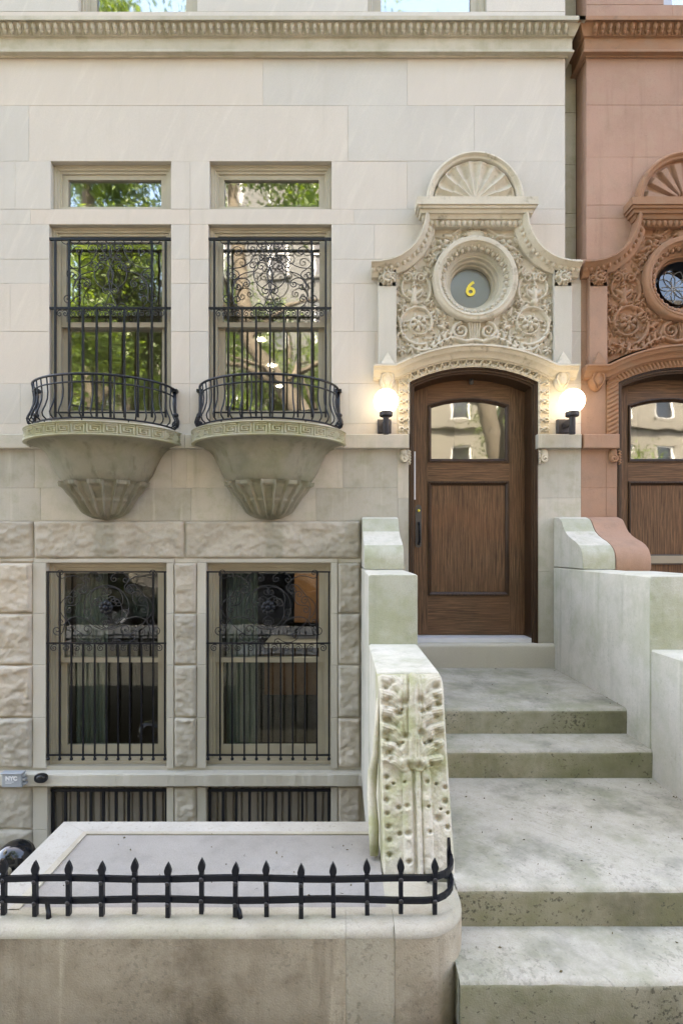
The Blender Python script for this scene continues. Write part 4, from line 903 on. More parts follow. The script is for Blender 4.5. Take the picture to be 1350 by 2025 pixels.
# ------------------------------------------------------------------ stoop
L = [.91, .689, .517, .34, .174]; FY = [-.035, -1.266, -1.557, -2.632, -2.912]
SX0, SX1 = .500, 1.945
stoop = tag(empty('stoop', None, (1.2, -1.4, 0)), 'mossy pale stone stoop rising to the numbered door between two cheek walls', 'stoop')
def at0(o): o.location = (-1.2, 1.4, 0); return o
def step(z, zb, yf, yb, x0, x1, mt_top, mt_front, seed, name='step'):
    # tread with a worn, rounded nosing; the face below is a surface of its own
    n = 90; g = empty(name, stoop, (-1.2, 1.4, 0)); xs = np.linspace(x0, x1, n)
    wob = .020 * (fbm(xs * 5 + seed, xs * 0, 4, seed) - .48); wz = .009 * (fbm(xs * 3 + seed, xs * 0 + 4, 4, seed + 2) - .48); r = .028
    def strip(nm, prof, mat):
        P = np.array(prof); X = np.repeat(xs[None, :], len(P), 0); Yy = P[:, 0:1] + np.outer(P[:, 2], wob); Z = P[:, 1:2] + np.outer(P[:, 3], wz)
        grid(nm, X, Yy, Z, mat, g, None, True)
    top = [(yf + r*(1 - sin(a)), z - r*(1 - cos(a)), 1, 1) for a in np.linspace(pi/2*.75, 0, 5)]
    nb = max(2, int((yb - yf) / .12)); top += [(yf + r + (yb - yf - r) * k / nb, z, 0, .6 if k < nb else 0) for k in range(1, nb + 1)]
    strip('tread', top, mt_top)
    fr = [(yf + .008, zb - .03, 0, 0), (yf + .006, zb + .02, .3, 0), (yf + .002, z - .09, .7, 0), (yf, z - r - .012, 1, 1)] + [(yf + r*(1 - sin(a)), z - r*(1 - cos(a)), 1, 1) for a in np.linspace(pi/2, pi/2*.75, 3)]
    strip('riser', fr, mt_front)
    MB().box(x0 + .001, x1 - .001, yf + .03, yb, zb - .04, z - .012).build('core', M['step'], g)
step(L[0], L[1], FY[0], .05, SX0 + .001, SX1 - .001, M['draft'], M['draft'], 1, 'door_sill')
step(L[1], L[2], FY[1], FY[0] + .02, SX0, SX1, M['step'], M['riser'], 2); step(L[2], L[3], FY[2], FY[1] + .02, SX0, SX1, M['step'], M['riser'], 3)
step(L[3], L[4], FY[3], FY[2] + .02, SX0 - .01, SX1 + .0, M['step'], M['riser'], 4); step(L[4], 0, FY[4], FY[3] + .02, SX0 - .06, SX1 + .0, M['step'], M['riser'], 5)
SCR = [(.0, 2.066), (-.09, 2.064), (-.14, 2.048), (-.165, 2.03), (-.19, 2.0), (-.215, 1.965), (-.25, 1.93), (-.31, 1.893), (-.39, 1.861), (-.46, 1.837), (-.52, 1.808), (-.56, 1.775), (-.585, 1.735), (-.596, 1.69), (-.598, 1.617)]
def cheek_block(name, parent, prof, x0, x1, mat, r=.012, front=None):
    # outline drawn out across the wall, long edges eased
    mb = MB(); c = np.mean(np.array(prof), 0); inn = [(c[0] + (p[0]-c[0]) * (1 - r / max(.2, abs(p[0]-c[0])+.2)), c[1] + (p[1]-c[1]) * (1 - r / max(.2, abs(p[1]-c[1])+.2))) for p in prof]
    m = len(prof); vs = [(x0, *p) for p in inn] + [(x0 + r, *p) for p in prof] + [(x1 - r, *p) for p in prof] + [(x1, *p) for p in inn]; fs = [tuple(range(m))[::-1], tuple(3*m+i for i in range(m))]
    for k in range(3):
        for i in range(m): j = (i+1) % m; fs.append((k*m+i, k*m+j, (k+1)*m+j, (k+1)*m+i))
    o = mb.add(vs, fs).build(name, mat, parent, True, True, None, 40)
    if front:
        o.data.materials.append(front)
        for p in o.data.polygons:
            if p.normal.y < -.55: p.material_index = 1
    return o
CXL0, CXL1 = .181, .507
def rnd(y0, y1, z0, z1, r=.014): return [(y1, z0), (y0, z0), (y0, z1 - r), (y0 + r*.3, z1 - r*.3), (y0 + r, z1), (y1, z1)]
def cheek(x0, x1, blk, parent, mat, sm, low_to):
    c = empty('cheek_wall', parent, (-1.2, 1.4, 0) if parent is stoop else (0,0,0))
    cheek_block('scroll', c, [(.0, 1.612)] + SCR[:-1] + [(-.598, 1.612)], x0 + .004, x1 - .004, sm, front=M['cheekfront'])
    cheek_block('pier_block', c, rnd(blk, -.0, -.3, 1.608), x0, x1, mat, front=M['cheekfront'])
    cheek_block('low_wall', c, rnd(low_to, blk + .002, -.3, 1.143), x0 + .002, x1 - .002, mat)
    return c
lc = cheek(CXL0, CXL1, -1.345, stoop, M['cheek'], M['cheek'], -2.14)
rc = cheek(SX1, 2.215, -1.535, stoop, M['cheek'], M['cheek'], -2.3)
# carved newel: acanthus leaf on the sloping end of the cheek wall
PIT = [(165,140,24),(215,110,20),(180,245,26),(160,315,18),(320,265,24),(300,328,13),(255,360,24),(290,362,18),(200,410,28),(165,415,20),(185,525,24),(335,545,22),(180,592,15),(270,625,26),(310,606,10),(210,672,24),(160,715,20),(370,785,24),(450,785,24),(450,250,24),(595,125,22),(600,230,24),(610,295,16),(480,348,16),(525,325,22),(590,390,24),(465,520,24),(600,505,20),(545,595,22),(500,612,14),(610,635,20),(555,765,14),(205,740,16),
       (165,880,18),(170,960,18),(170,1055,18),(175,1150,18),(180,1260,18),(185,1360,18),(185,1465,18),(270,1110,15),(275,1305,16),(330,915,14),(345,1100,14),(350,1305,20),(355,1500,18),(520,910,18),(525,1100,16),(540,1285,16),(680,960,18),(680,1070,18),(695,1155,14),(620,1200,22),(690,1260,16),(230,930,12),(600,930,12),(640,1120,12)]
RA = Relief(90, 770, 0, 1600, 4.0); RA.ex = .4
for sg in (-1, 1):
    cxn = 388
    for y0, x1_, y1_, r_ in ((150, 265, 40, 62), (300, 285, 190, 60), (420, 275, 330, 62), (590, 265, 470, 60), (720, 250, 610, 56), (800, 245, 730, 50)):
        RA.stroke([(cxn + sg * 60, y0), (cxn + sg * (60 + x1_) / 2, (y0 + y1_) / 2 - 20), (cxn + sg * x1_, y1_)], r_, r_ * .62, .027)
    RA.stroke([(cxn + sg * 62, 40), (cxn + sg * 80, 300), (cxn + sg * 58, 560), (cxn + sg * 70, 770)], 46, 60, .029)
    RA.stroke([(cxn + 40 + sg * 78, 850), (cxn + 52 + sg * 84, 1560)], 42, 46, .017)
RA.stroke([(395, 60), (400, 760)], 40, 64, .042); RA.stroke([(310, 765), (400, 735), (490, 765)], 60, 60, .034); RA.stroke([(438, 850), (452, 1580)], 24, 24, .022)
zx, zy = RA.U, RA.V; H = RA.H; Vg = zy / 1600; Ug = (zx - (100 + 32 * Vg)) / (556 + 66 * Vg)
k5 = np.array([1, 2, 1.]) / 4; H = np.apply_along_axis(lambda a: np.convolve(a, k5, 'same'), 0, H); H = np.apply_along_axis(lambda a: np.convolve(a, k5, 'same'), 1, H)
def groove(pts, r, dep):                       # a chisel line down the middle of each leaf lobe
    global H
    P2 = np.array(pts, float); dmin = np.full(H.shape, 1e9)
    for a, b in zip(P2, P2[1:]):
        ab = b - a; tq = np.clip(((zx - a[0]) * ab[0] + (zy - a[1]) * ab[1]) / (ab @ ab), 0, 1); dmin = np.minimum(dmin, np.hypot(zx - a[0] - tq * ab[0], zy - a[1] - tq * ab[1]))
    H = H - dep * np.exp(-(dmin / r)**2)
for sg in (-1, 1):
    for y0, x1_, y1_, r_ in ((150, 265, 40, 62), (300, 285, 190, 60), (420, 275, 330, 62), (590, 265, 470, 60), (720, 250, 610, 56), (800, 245, 730, 50)):
        for o_ in (-22, 0, 22): groove([(388 + sg * 85, y0 + o_ * .6), (388 + sg * (60 + x1_) / 2, (y0 + y1_) / 2 - 20 + o_), (388 + sg * (x1_ + 20), y1_ + o_)], 7, .0035)
    groove([(388 + sg * 66, 40), (388 + sg * 86, 300), (388 + sg * 62, 560)], 10, .006); groove([(388 + sg * 26, 80), (388 + sg * 40, 400), (392 + sg * 30, 720)], 9, .005)
rp = random.Random(3)
for x, y, r in PIT:
    r *= rp.uniform(.75, 1.35); x += rp.uniform(-6, 6); y += rp.uniform(-6, 6)
    H -= .022 * np.exp(-(((zx - x) / (r * 1.25))**2 + ((zy - y) / (r * .95))**2)**1.2)
H += .016 * (fbm(zx / 70, zy / 70, 4, 3) - .5)
ed = np.minimum(Ug, 1 - Ug); H = H * sst(-.01, .05, ed) * sst(0, .03, Vg); H -= .012 * (1 - sst(-.01, .035, ed)); Ug = np.clip(Ug, 0, 1)
fp = np.array([(-2.13, 1.146), (-2.20, 1.140), (-2.245, 1.118), (-2.268, 1.085), (-2.285, 1.02), (-2.33, .87), (-2.40, .68), (-2.47, .50), (-2.535, .335)]); fd = np.r_[0, np.cumsum(np.hypot(*np.diff(fp, axis=0).T))]
tv = fd[1] + (fd[-1] - fd[1]) * Vg; Yf = np.interp(tv, fd, fp[:,0]); Zf = np.interp(tv, fd, fp[:,1])
dY = np.interp(tv + .01, fd, fp[:,0]) - np.interp(tv - .01, fd, fp[:,0]); dZ = np.interp(tv + .01, fd, fp[:,1]) - np.interp(tv - .01, fd, fp[:,1]); nl = np.hypot(dY, dZ); ny_, nz_ = dZ / nl, -dY / nl
nw = empty('newel', stoop, (-1.2, 1.4, 0))
grid('acanthus_face', CXL0 + .004 + (CXL1 - CXL0 - .008) * Ug, Yf + ny_ * H, Zf + nz_ * H, M['newel'], nw, None, True, True)
cheek_block('newel_body', nw, [(-2.0, -.3), (-2.5, -.3)] + [(a + .016, b - .012) for a, b in fp[::-1]] + [(-2.0, 1.134)], CXL0 + .001, CXL1 - .001, M['newel'], .004)
mb = MB(); mb.tube([(CXL0 - .0, -2.26, 1.04), (CXL0 - .012, -2.30, .9), (CXL0 - .018, -2.33, .78), (CXL0 - .030, -2.30, .70), (CXL0 - .036, -2.33, .60), (CXL0 - .03, -2.40, .48), (CXL0 - .03, -2.42, .36)], [.008, .012, .016, .024, .022, .024, .02], 10); mb.build('side_leaf', M['newel'], nw, True, False)
# brownstone half of the shared cheek wall
rs = tag(empty('brownstone_stoop', None, (0,0,0)), 'brown sandstone scroll end of the shared cheek wall beside the red house door', 'stoop wall')
c = empty('cheek_wall', rs); cheek_block('scroll', c, [(.0, 1.60)] + SCR + [(-.59, 1.60)], 2.2185, 2.50, M['redjamb']); cheek_block('low_wall', c, rnd(-1.53, 0, -.3, 1.600), 2.2185, 2.50, M['cheek']); cheek_block('lower_wall', c, rnd(-2.3, -1.532, -.3, 1.14), 2.2185, 2.50, M['cheek'])
for i, (z, yf, yb) in enumerate(((.91, -.03, .05), (.689, -1.26, -.03), (.517, -1.55, -1.26), (.34, -2.63, -1.55), (.174, -2.91, -2.63))): box('step', M['step'], rs, 2.502, 4.2, yf, yb, -.2, z)

# ------------------------------------------------------------------ low front wall with rounded end, capped slab behind it
CT = .345; WF = -2.885
gw = tag(empty('front_wall', None, (-1.5, -2.85, 0)), 'low stained stone wall with a pale rounded coping under the spiked iron fence', 'low wall')
R = .20; XE = .492
path = [(-6.2, WF), (PX(683, WF), WF), (XE - R, WF)] + [(XE - R + R * sin(a), WF + R - R * cos(a)) for a in np.linspace(.12, pi/2, 12)] + [(XE, -2.60)]
def wallpiece(name, pts, mat_face, seed):
    P = np.array(pts); d = np.r_[0, np.cumsum(np.hypot(*np.diff(P, axis=0).T))]; n = max(12, int(d[-1] / .03)); s = np.linspace(0, d[-1], n); X = np.interp(s, d, P[:,0]); Yv = np.interp(s, d, P[:,1])
    tx, ty = np.gradient(X), np.gradient(Yv); l = np.hypot(tx, ty); nx_, ny_ = ty / l, -tx / l
    zs = np.r_[np.linspace(-.2, .24, 22), np.linspace(.25, CT - .034, 8)]; k = len(zs)
    off = np.r_[np.zeros(k)]; Zp, Op = list(zs), list(off)
    Sg = s[None, :]; bumpf = lambda z: .006 * (fbm(s * 7 + seed, s * 0 + z * 7, 4, seed) - .5)
    Xg = np.stack([X + nx_ * (bumpf(z)) for z in Zp]); Yg = np.stack([Yv + ny_ * (bumpf(z)) for z in Zp]); Zg = np.repeat(np.array(Zp)[:, None], n, 1)
    g = empty(name, gw, (1.5, 2.85, 0)); grid('wall_face', Xg, Yg, Zg, mat_face, g)
    zc, oc = [], []
    for a in np.linspace(0, pi/2, 9): zc.append(CT - .034 + .034 * sin(a)); oc.append(-.034 + .034 * cos(a))
    for o_ in (-.07, -.10, -.125): zc.append(CT + .001); oc.append(o_)
    cw = [.006 * (fbm(s * 9 + seed, s * 0 + z * 9, 4, seed + 3) - .5) - .012 * sst(.62, .75, fbm(s * 11 + 2, s * 0 + seed, 3, seed)) * max(0, 1 - abs(i - 4) / 3.) for i, z in enumerate(zc)]
    grid('coping', np.stack([X + nx_ * (o_ + c_) for o_, c_ in zip(oc, cw)]), np.stack([Yv + ny_ * (o_ + c_) for o_, c_ in zip(oc, cw)]), np.repeat(np.array(zc)[:, None], n, 1), M['wallcap'], g)
wallpiece('wall_section', path[:2], M['wallface'], 3)
wallpiece('wall_section', [(PX(683, WF) + .0012, WF + .001), (PX(780, WF), WF + .001)], M['wallpatch'], 5)
wallpiece('wall_section', [(PX(780, WF) + .0012, WF)] + path[2:], M['wallface'], 8)
MB().prism([(-6.2, WF + .12), (XE - .12, WF + .12), (XE - .12, -2.55), (.17, -2.55), (.17, -2.70), (-6.2, -2.70)], -.25, CT - .003, 'z').build('wall_core', M['wallcap'], gw, loc=(1.5, 2.85, 0))
sb = tag(empty('areaway_slab', None, (-.6, -2.4, CT)), 'flat grey stone slab with a paler border behind the spiked fence', 'stone slab'); off = (.6, 2.4, -CT)
bx0, bx1, by0, by1 = -1.452, .178, -2.775, -2.10; zb_ = CT + .004
def sp(name, poly, z0, z1, mat): MB().prism(poly, z0, z1, 'z').build(name, mat, sb, loc=off)
iw, it = .155, .10
sp('border', [(bx0, by0), (bx0 + iw, by0), (bx0 + iw, by1 - it), (bx0, by1)], CT - .1, zb_, M['slab']); sp('border', [(bx0 + .002, by1), (bx0 + iw, by1 - it + .002), (bx1, by1 - it + .002), (bx1, by1)], CT - .1, zb_, M['slab'])
sp('inset_panel', [(bx0 + iw + .004, by0), (bx1, by0), (bx1, by1 - it - .004), (bx0 + iw + .004, by1 - it - .004)], CT - .1, zb_ - .006, M['blue'])
sp('mortar_line', [(bx0 + iw - .02, by0), (bx0 + iw + .02, by0), (bx0 + iw + .02, by1 - it - .02), (bx1, by1 - it - .02), (bx1, by1 - it + .001), (bx0 + iw - .004, by1 - it + .001)], CT - .05, zb_ + .0015, M['wallcap'])
sp('slab_base', [(bx0 + .01, by0 + .01), (bx1, by0 + .01), (bx1, by1 - .01), (bx0 + .01, by1 - .01)], -1.2, CT - .1, M['sillstone'])

# ------------------------------------------------------------------ spiked iron fence on the coping
fe = tag(empty('iron_fence', None, (-1, -2.8, CT)), 'low black wrought iron fence with spear tips curving round the wall end', 'fence'); FYc = -2.80
fx = .458; fr = .13; fpath = [(-4.0, FYc), (fx - fr, FYc)] + [(fx - fr + fr * sin(a), FYc + fr - fr * cos(a)) for a in np.linspace(.15, pi/2, 9)] + [(fx, -2.60)]
P = np.array(fpath); fd_ = np.r_[0, np.cumsum(np.hypot(*np.diff(P, axis=0).T))]
n = 150; ss = np.linspace(0, fd_[-1], n); fxs, fys = np.interp(ss, fd_, P[:,0]), np.interp(ss, fd_, P[:,1])
foff = (1, 2.8, -CT)
def frail(z, dz=.011, dy=.006):
    pts = list(zip(fxs, fys)); wv = .003 * np.sin(ss * 9 + z * 40) + .003 * (fbm(ss * 4, ss * 0 + z, 2, 4) - .5)
    mb = MB(); m = len(pts); vs = []
    for i in range(m):
        a, b = P_[max(i-1, 0)], P_[min(i+1, m-1)]; t = np.array(b) - np.array(a); t /= np.linalg.norm(t); nn = np.array((t[1], -t[0]))
        for k, e in ((dy, -dz), (dy, dz), (-dy, dz), (-dy, -dz)): vs.append((pts[i][0] + nn[0]*k, pts[i][1] + nn[1]*k, z + e + wv[i]))
    fs = [(i*4+k, i*4+(k+1) % 4, (i+1)*4+(k+1) % 4, (i+1)*4+k) for i in range(m-1) for k in range(4)] + [(0,1,2,3), ((m-1)*4+3, (m-1)*4+2, (m-1)*4+1, (m-1)*4)]
    mb.add(vs, fs).build('rail', M['iron'], fe, loc=foff)
P_ = list(zip(fxs, fys)); zl, zh = .404, .487; frail(zl); frail(zh)
spc = 65.3 / 505; xs0 = PX(857, FYc); pos = [(xs0 - i * spc, FYc, 0.) for i in range(0, 33) if xs0 - i * spc > -3.95] + [(fx - .0, FYc + .16, pi/2)]
pm = None
for i, (x, y, rz) in enumerate(pos):
    if pm is None:
        mb = MB(); a = .0085; mb.box(-a, a, -a, a, .352, .514)
        tip = [(.0085, .510), (.0138, .527), (.0140, .535), (.0090, .550), (.001, .565)]; vs = []
        for r_, z in tip: vs += [(-r_, -.006, z), (r_, -.006, z), (r_, .006, z), (-r_, .006, z)]
        fs = [(k*4+j, k*4+(j+1) % 4, (k+1)*4+(j+1) % 4, (k+1)*4+j) for k in range(4) for j in range(4)] + [(16,17,18,19), (3,2,1,0)]
        mb.add(vs, fs)
        o = mb.build('picket', M['iron'], fe); pm = o.data
        rm_ = MB().ball((0, 0, 0), .009, 6, 1, .5, 1).build('rivet', M['ironsoft'], o, True, True, (0, -.012, zl)).data; r2 = bpy.data.objects.new('rivet', rm_); COL.objects.link(r2); r2.parent = o; r2.location = (0, -.012, zh)
    else:
        o = bpy.data.objects.new('picket', pm); COL.objects.link(o); o.parent = fe
        
        for z in (zl, zh): r2 = bpy.data.objects.new('rivet', rm_); COL.objects.link(r2); r2.parent = o; r2.location = (0, -.012, z)
    o.location = (x + 1, y + 2.8 - .009, -CT + random.uniform(-.006, .006)); o.rotation_euler = (random.uniform(-.03, .03), random.uniform(-.015, .015), rz)
for px in (93, 468):
    x = PX(px, FYc); MB().tube([(x, FYc, zl), (x, FYc + .005, .372), (x + .012, FYc - .012, .366), (x + .018, FYc - .02, .34)], [.010, .010, .010, .011], 6).build('foot', M['iron'], fe, True, False, foff)
MB().tube([(fx - .005, -2.66, zl), (fx - .05, -2.62, zl - .01), (fx - .09, -2.60, zl - .05)], .010, 6).build('foot', M['iron'], fe, True, False, foff)

# ------------------------------------------------------------------ wall lamps
def lamp(px, label):
    y = -.20; s_ = F / (DIST + y); x, z = (px - 675) / s_, EYE + (1085 - 793) / s_
    l = tag(empty('wall_lamp', None, (x, y, z)), label, 'wall lamp', 'globe lamps beside the door')
    MB().ball((0, 0, 0), .108, 28).build('globe', M['globe'], l, True, True)
    MB().lathe([(.0, -.092), (.05, -.092), (.058, -.096), (.058, -.130), (.052, -.136), (.0, -.136)], (0,0,0), 24).build('cup', M['lampblack'], l, True, True, None, 40)
    MB().lathe([(.0, -.13), (.027, -.13), (.027, -.288), (.024, -.292), (.0, -.292)], (0,0,0), 20).build('stem', M['lampblack'], l, True, True, None, 40)
    MB().box(-.02, .02, .02, .165, -.205, -.155).build('arm', M['lampblack'], l); MB().cbox(-.062, .062, -.245, -.12, .16, .199, .005).build('wall_plate', M['lampblack'], l)
    return l
lamp(763, 'lit white globe lamp on the pale wall at the handle side of the door'); lamp(1131, 'lit white globe lamp where the pale house meets the brown one')

# ------------------------------------------------------------------ small things on the basement wall
y = -.135; ub = tag(empty('utility_box', None, (W(25, 0, y)[0], -.10, PZ(1559, y))), 'small grey metal utility box with white lettering on the sill course', 'utility box')
a0, a1, b0, b1 = W(3, 0, y)[0], W(42, 0, y)[0], PZ(1558, y), PZ(1532, y); uo = tuple(-v for v in ub.location)
MB().cbox(a0, a1, b0, b1, y, -.077, .006).build('box_body', M['grey'], ub, loc=uo); MB().cbox(a0 - .006, a1 + .006, b1, b1 + .012, y - .008, -.077, .003).build('box_lid', M['grey'], ub, loc=uo)
for k in (0, 1, 2): MB().box(a1, a1 + .03 - .006*k, -.12, -.085, b0 + .02 + .035*k, b0 + .038 + .035*k).build('side_fitting', M['grey'], ub, loc=uo)
def text(body, size, loc, mat, parent, bold=.0):
    cu = bpy.data.curves.new('t', 'FONT'); cu.body = body; cu.size = size; cu.extrude = .0008; cu.offset = bold
    t = bpy.data.objects.new('t', cu); COL.objects.link(t); dg = bpy.context.evaluated_depsgraph_get(); me = bpy.data.meshes.new_from_object(t.evaluated_get(dg)); bpy.data.objects.remove(t); me.materials.clear()
    o = link('lettering', me, mat, parent); o.rotation_euler = (pi/2, 0, 0); o.location = loc; return o
text('NYC', .05, (a0 + .035 + uo[0], y - .0015 + uo[1], b0 + .065 + uo[2]), M['white'], ub, .003)
MB().box(a0 + .035, a0 + .11, y - .002, y, b0 + .048, b0 + .052).build('print_line', M['white'], ub, loc=uo); MB().box(a0 + .035, a0 + .09, y - .002, y, b0 + .036, b0 + .039).build('print_line', M['white'], ub, loc=uo)
y = -.1; ox, oz_ = W(80, 1540, y); ov = tag(empty('oval_fitting', None, (ox, -.077, oz_)), 'glossy dark oval wall fitting on the sill course beside the utility box', 'wall fitting')
MB().prism([(.056*math.copysign(abs(cos(a))**.7, cos(a)), .040*math.copysign(abs(sin(a))**.8, sin(a))) for a in np.linspace(0, 2*pi, 28, endpoint=False)], -.028, .002, 'y').build('cover', M['iron'], ov); MB().ball((0, -.026, 0), .034, 14, 1.2, .35, .85).build('dome', M['dome'], ov, True)
# glossy black domed lid half hidden by the slab
y = -1.15; s_ = F / (DIST + y); dm = tag(empty('domed_lid', None, (W(31, 0, y)[0], y, PZ(1700, y))), 'glossy black domed cover half hidden behind the slab corner', 'domed cover')
rr_ = .128; MB().lathe([(.001, rr_), (.03, rr_*.975), (.06, rr_*.885), (.09, rr_*.72), (.112, rr_*.5), (.125, rr_*.22), (.129, -.02), (.120, -.06), (.112, -.06), (.118, -.02), (.10, .05)], (0, 0, 0), 40).build('shell', M['dome'], dm, True)
MB().cbox(-.028, -.016, .08, .106, -.095, -.05, .002).build('catch', M['tandark'], dm); MB().ball((.02, -.118, -.01), .03, 12, .9, .5, 1.1).build('hinge_boss', M['tandark'], dm, True)
MB().tube([(-.13, -.12, -.045), (-.04, -.135, -.03), (.01, -.13, -.02)], .008, 6).build('handle', M['grey'], dm, True, False); MB().lathe([(.0, -.06), (.105, -.06), (.10, -.35), (.06, -1.0), (.0, -1.0)], (0,0,0), 24).build('body', M['iron'], dm, True)

# ------------------------------------------------------------------ across the street: what the windows mirror
def opposite(x0, x1, mat, label, nwin, hgt):
    h = tag(empty('opposite_house', None, ((x0+x1)/2, -21, 0)), label, 'house', 'houses across the street'); ho = (-(x0+x1)/2, 21, 0); wd = (x1 - x0) / nwin
    ops = [(x0 + (i+.28)*wd, x0 + (i+.72)*wd, 1.2 + k*3.5, 3.4 + k*3.5) for i in range(nwin) for k in range(int(hgt / 3.5))]
    mb = MB()
    for c in cells(x0, x1, -.1, hgt, ops): mb.box(c[0], c[1], -21.4, -21, c[2], c[3])
    w_ = mb.build('wall', mat, h, recalc=False, loc=ho)
    for o in ops:
        wn = empty('window', h, ho); m2 = MB(); ring(m2, o[0], o[1], o[2], o[3], .08, .08, .08, .08, -21.2, -21.1); m2.box(o[0]+.08, o[1]-.08, -21.19, -21.11, (o[2]+o[3])/2-.03, (o[2]+o[3])/2+.03); m2.build('frame', M['white'], wn); MB().box(o[0], o[1], -21.3, -21.25, o[2], o[3]).build('pane', M['dome'], wn); MB().box(o[0]-.12, o[1]+.12, -21.02, -20.85, o[2]-.16, o[2]-.001).build('sill', mat, wn)
    for z in (4.2, 7.7, hgt - .4): MB().box(x0, x1, -21.01, -20.75, z, z + .3).build('string_course', mat, h, loc=ho)
opposite(-44, -13.05, M['opp1'], 'long unseen cream stone terrace added to block low side sky', 4, 14); opposite(21.05, 50, M['opp2'], 'long unseen red brick terrace added to block low side sky', 4, 14); opposite(-13, -6.5, M['opp1'], 'cream stone house across the street mirrored in the parlour glass', 3, 14); opposite(-6.45, .2, M['opp3'], 'grey stone house across the street mirrored in the parlour glass', 3, 24); opposite(.25, 9.3, M['opp1'], 'cream stone house across the street mirrored in the door glass', 4, 14); opposite(9.35, 13, M['opp2'], 'red brick house across the street mirrored in the brownstone door glass', 2, 13.5); opposite(13.05, 21, M['opp1'], 'wide cream stone house across the street mirrored in the brownstone door glass', 4, 14)  # both long end terraces are added, unseen, to shut out low side sky
def tree(x, y, lean, h, crown, nl, label, seed, zmin=0):
    r = np.random.default_rng(seed); t = tag(empty('street_tree', None, (x, y, -.1)), label, 'tree', 'street trees behind the viewpoint'); mb = MB()
    tr = [(0, 0, 0), (lean*.08, 0, 1.5), (lean*.3, .05, 3.5), (lean*.65, .1, 5.5), (lean, 0, 7.0), (lean*1.25, -.1, h*.95)]; mb.tube(tr, [.36, .31, .28, .25, .19, .05], 10)
    mb.build('trunk', M['bark'], t, True, False); tips = []
    for k in range(12):
        b = np.array(tr[2 + k % 3], float) + np.array((lean*.1, 0, .5)) * r.uniform(0, 1); a = r.uniform(0, 2*pi); L_ = r.uniform(1.2, 2.6); e = b + np.array((cos(a)*L_*crown, sin(a)*L_*crown*.8, r.uniform(.6, 2.4))); m = (b + e) / 2 + np.array((0, 0, .3))
        MB().tube([b, m, e], [.085, .055, .015], 6).build('limb', M['bark'], t, True, False); tips += [e, m, (m + e) / 2]
    for _ in range(34): tips.append(np.array((lean*r.uniform(.4, 1.3) + r.normal(0, 1.25*crown), r.normal(0, 1.1*crown), r.uniform(.5, 1.0) * h)))
    tips = np.array(tips); tips = tips[tips[:,2] > zmin]; c = tips[r.integers(0, len(tips), nl)] + r.normal(0, .42, (nl, 3)) * np.array((1.1, 1.1, .7)); a = r.normal(0, 1, (nl, 3)); a /= np.linalg.norm(a, axis=1)[:, None]; b = np.cross(a, r.normal(0, 1, (nl, 3))); b /= np.linalg.norm(b, axis=1)[:, None]; s = r.uniform(.035, .08, (nl, 1))
    co = np.stack([c - a*s, c + b*s*.6, c + a*s, c - b*s*.6], 1).reshape(-1, 3); stuff(link('crown', raw('crown', co, np.arange(nl*4).reshape(-1, 4)), M['leaf'], t)); return t
tree(.9, -7.9, -3.2, 16, 1.0, 26000, 'street tree with a leaning dark trunk mirrored in the parlour window nearer the door', 5, 9.3)
tree(-6.1, -9.0, -.6, 17, 1.4, 80000, 'leafy street tree mirrored in the parlour window farther from the door', 6)
tree(-8.6, -15.5, .4, 15, 1.6, 40000, 'leafy tree on the far kerb in front of the cream stone house', 7)
tree(8.4, -15.8, -.5, 9.5, 1.0, 12000, 'leafy tree on the far kerb mirrored in the door glass', 8)

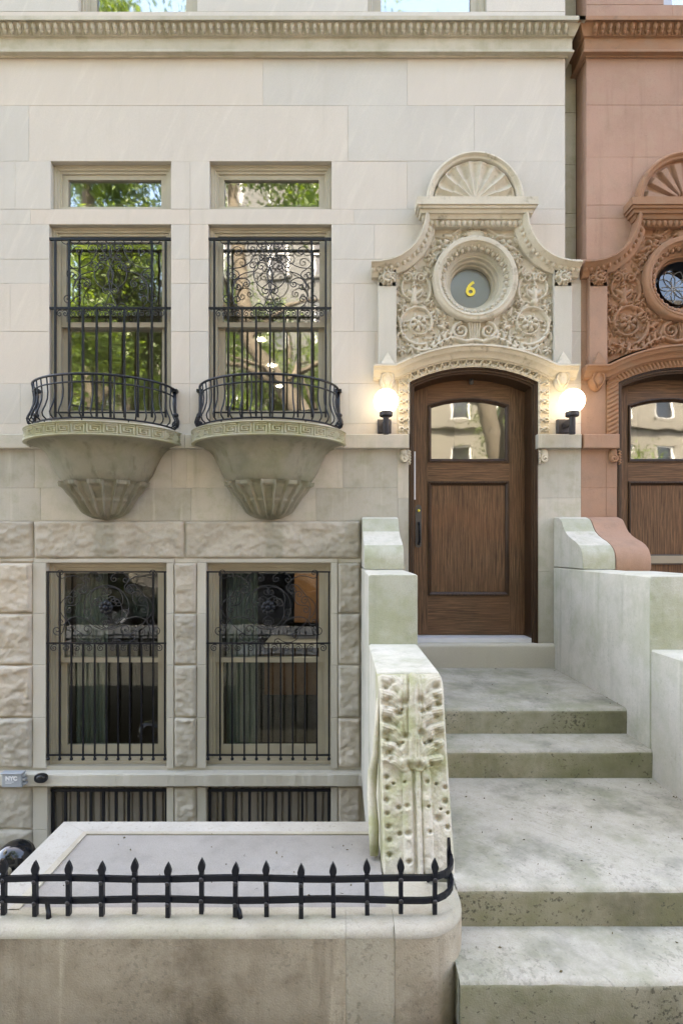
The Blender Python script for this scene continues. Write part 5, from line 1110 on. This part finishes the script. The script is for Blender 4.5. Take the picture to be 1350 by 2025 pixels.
tree(4.9, -9.2, -1.4, 13, 1.2, 26000, 'leafy street tree mirrored in the round window over the door', 9, 7.6)
tree(-2.4, -15.6, .3, 11, 1.2, 26000, 'leafy tree on the far kerb in front of the grey stone house', 10)
def car(x, y, mat, label):
    c = tag(empty('parked_car', None, (x, y, -.14)), label, 'car', 'cars parked along the kerb')
    low = [(-2.2, .28), (-2.25, .62), (-2.1, .82), (-1.2, .92), (1.35, .90), (2.15, .74), (2.25, .5), (2.2, .28)]; top = [(-1.75, .88), (-1.15, 1.38), (-.4, 1.46), (.45, 1.42), (1.25, .89)]
    MB().prism(low, -.88, .88, 'y').build('body', mat, c); MB().prism([(a * .97, b - .02) for a, b in top], -.74, .74, 'y').build('glass_house', M['dome'], c); MB().prism([(-1.05, 1.37), (-.4, 1.47), (.42, 1.43), (.42, 1.47), (-.4, 1.51), (-1.05, 1.41)], -.72, .72, 'y').build('roof', mat, c)
    for xx in (-1.35, 1.35):
        for s in (-1, 1):
            wh = empty('wheel', c, (xx, s * .80, .31)); a = MB().lathe([(.18, -.1), (.31, -.1), (.31, .1), (.18, .1)], (0,0,0), 20).build('tyre', M['iron'], wh, True, True, None, 40); a.rotation_euler = (pi/2, 0, 0)
            b = MB().lathe([(.0, -.06), (.18, -.09), (.18, .09), (.0, .06)], (0,0,0), 14).build('rim', M['grey'], wh); b.rotation_euler = (pi/2, 0, 0)
    for s in (-1, 1): MB().box(2.2, 2.25, s*.55-.18, s*.55+.18, .58, .70).build('headlight', M['white'], c); MB().box(-2.27, -2.22, s*.6-.15, s*.6+.15, .62, .76).build('tail_light', M['carred'], c)
M['carred'] = paint('red_car_paint', (.35,.02,.015), .2, .6, 0); M['cargreen'] = paint('green_car_paint', (.02,.035,.03), .15, .6, 0); M['cardark'] = paint('dark_car_paint', (.02,.022,.028), .15, .6, 0)
car(-6.6, -8.4, M['cargreen'], 'dark green car parked at the kerb behind the viewpoint'); car(-1.7, -8.4, M['cardark'], 'dark car parked at the kerb behind the viewpoint'); car(3.4, -8.4, M['grey'], 'grey car parked at the kerb behind the viewpoint')

# dry leaf bits blown onto the steps and the slab
rl = np.random.default_rng(21); vs, fs = [], []
for k in range(120):
    q = rl.random()
    if q < .5: x, y, z = rl.uniform(.53, 1.93), rl.uniform(-2.58, -1.60), L[3]
    elif q < .68: x, y, z = rl.uniform(.53, 1.93), rl.uniform(-1.2, -.08), L[1]
    elif q < .8: x, y, z = rl.uniform(.53, 1.9), rl.uniform(-2.88, -2.66), L[4]
    else: x, y, z = rl.uniform(-1.2, .1), rl.uniform(-2.72, -2.2), CT
    if rl.random() < .35 and q < .68: x = 1.94 - abs(rl.normal(0, .03))
    s_, a = rl.uniform(.002, .0065), rl.uniform(0, 2*pi); n = len(vs); z += .004
    for i, (r_, zz) in enumerate(((1., .002), (.4, .006), (1., .003), (.4, .001))): vs.append((x + cos(a + i*pi/2) * s_ * r_ * 1.3, y + sin(a + i*pi/2) * s_ * r_ * 1.3, z + zz * rl.uniform(.5, 1.5)))
    vs += [(v[0], v[1], v[2] - .0015) for v in vs[n:n+4]]; fs += [(n, n+1, n+2, n+3), (n+7, n+6, n+5, n+4)] + [(n+i, n+(i+1) % 4, n+4+(i+1) % 4, n+4+i) for i in range(4)]
ll = MB().add(vs, fs).build('leaf_litter', paint('dry_leaf_brown', (.10,.075,.035), .8, .2, 0, .3, 30)); stuff(ll); ll['label'] = 'tiny dry leaf bits scattered over the steps and slab'; ll['category'] = 'leaf litter'
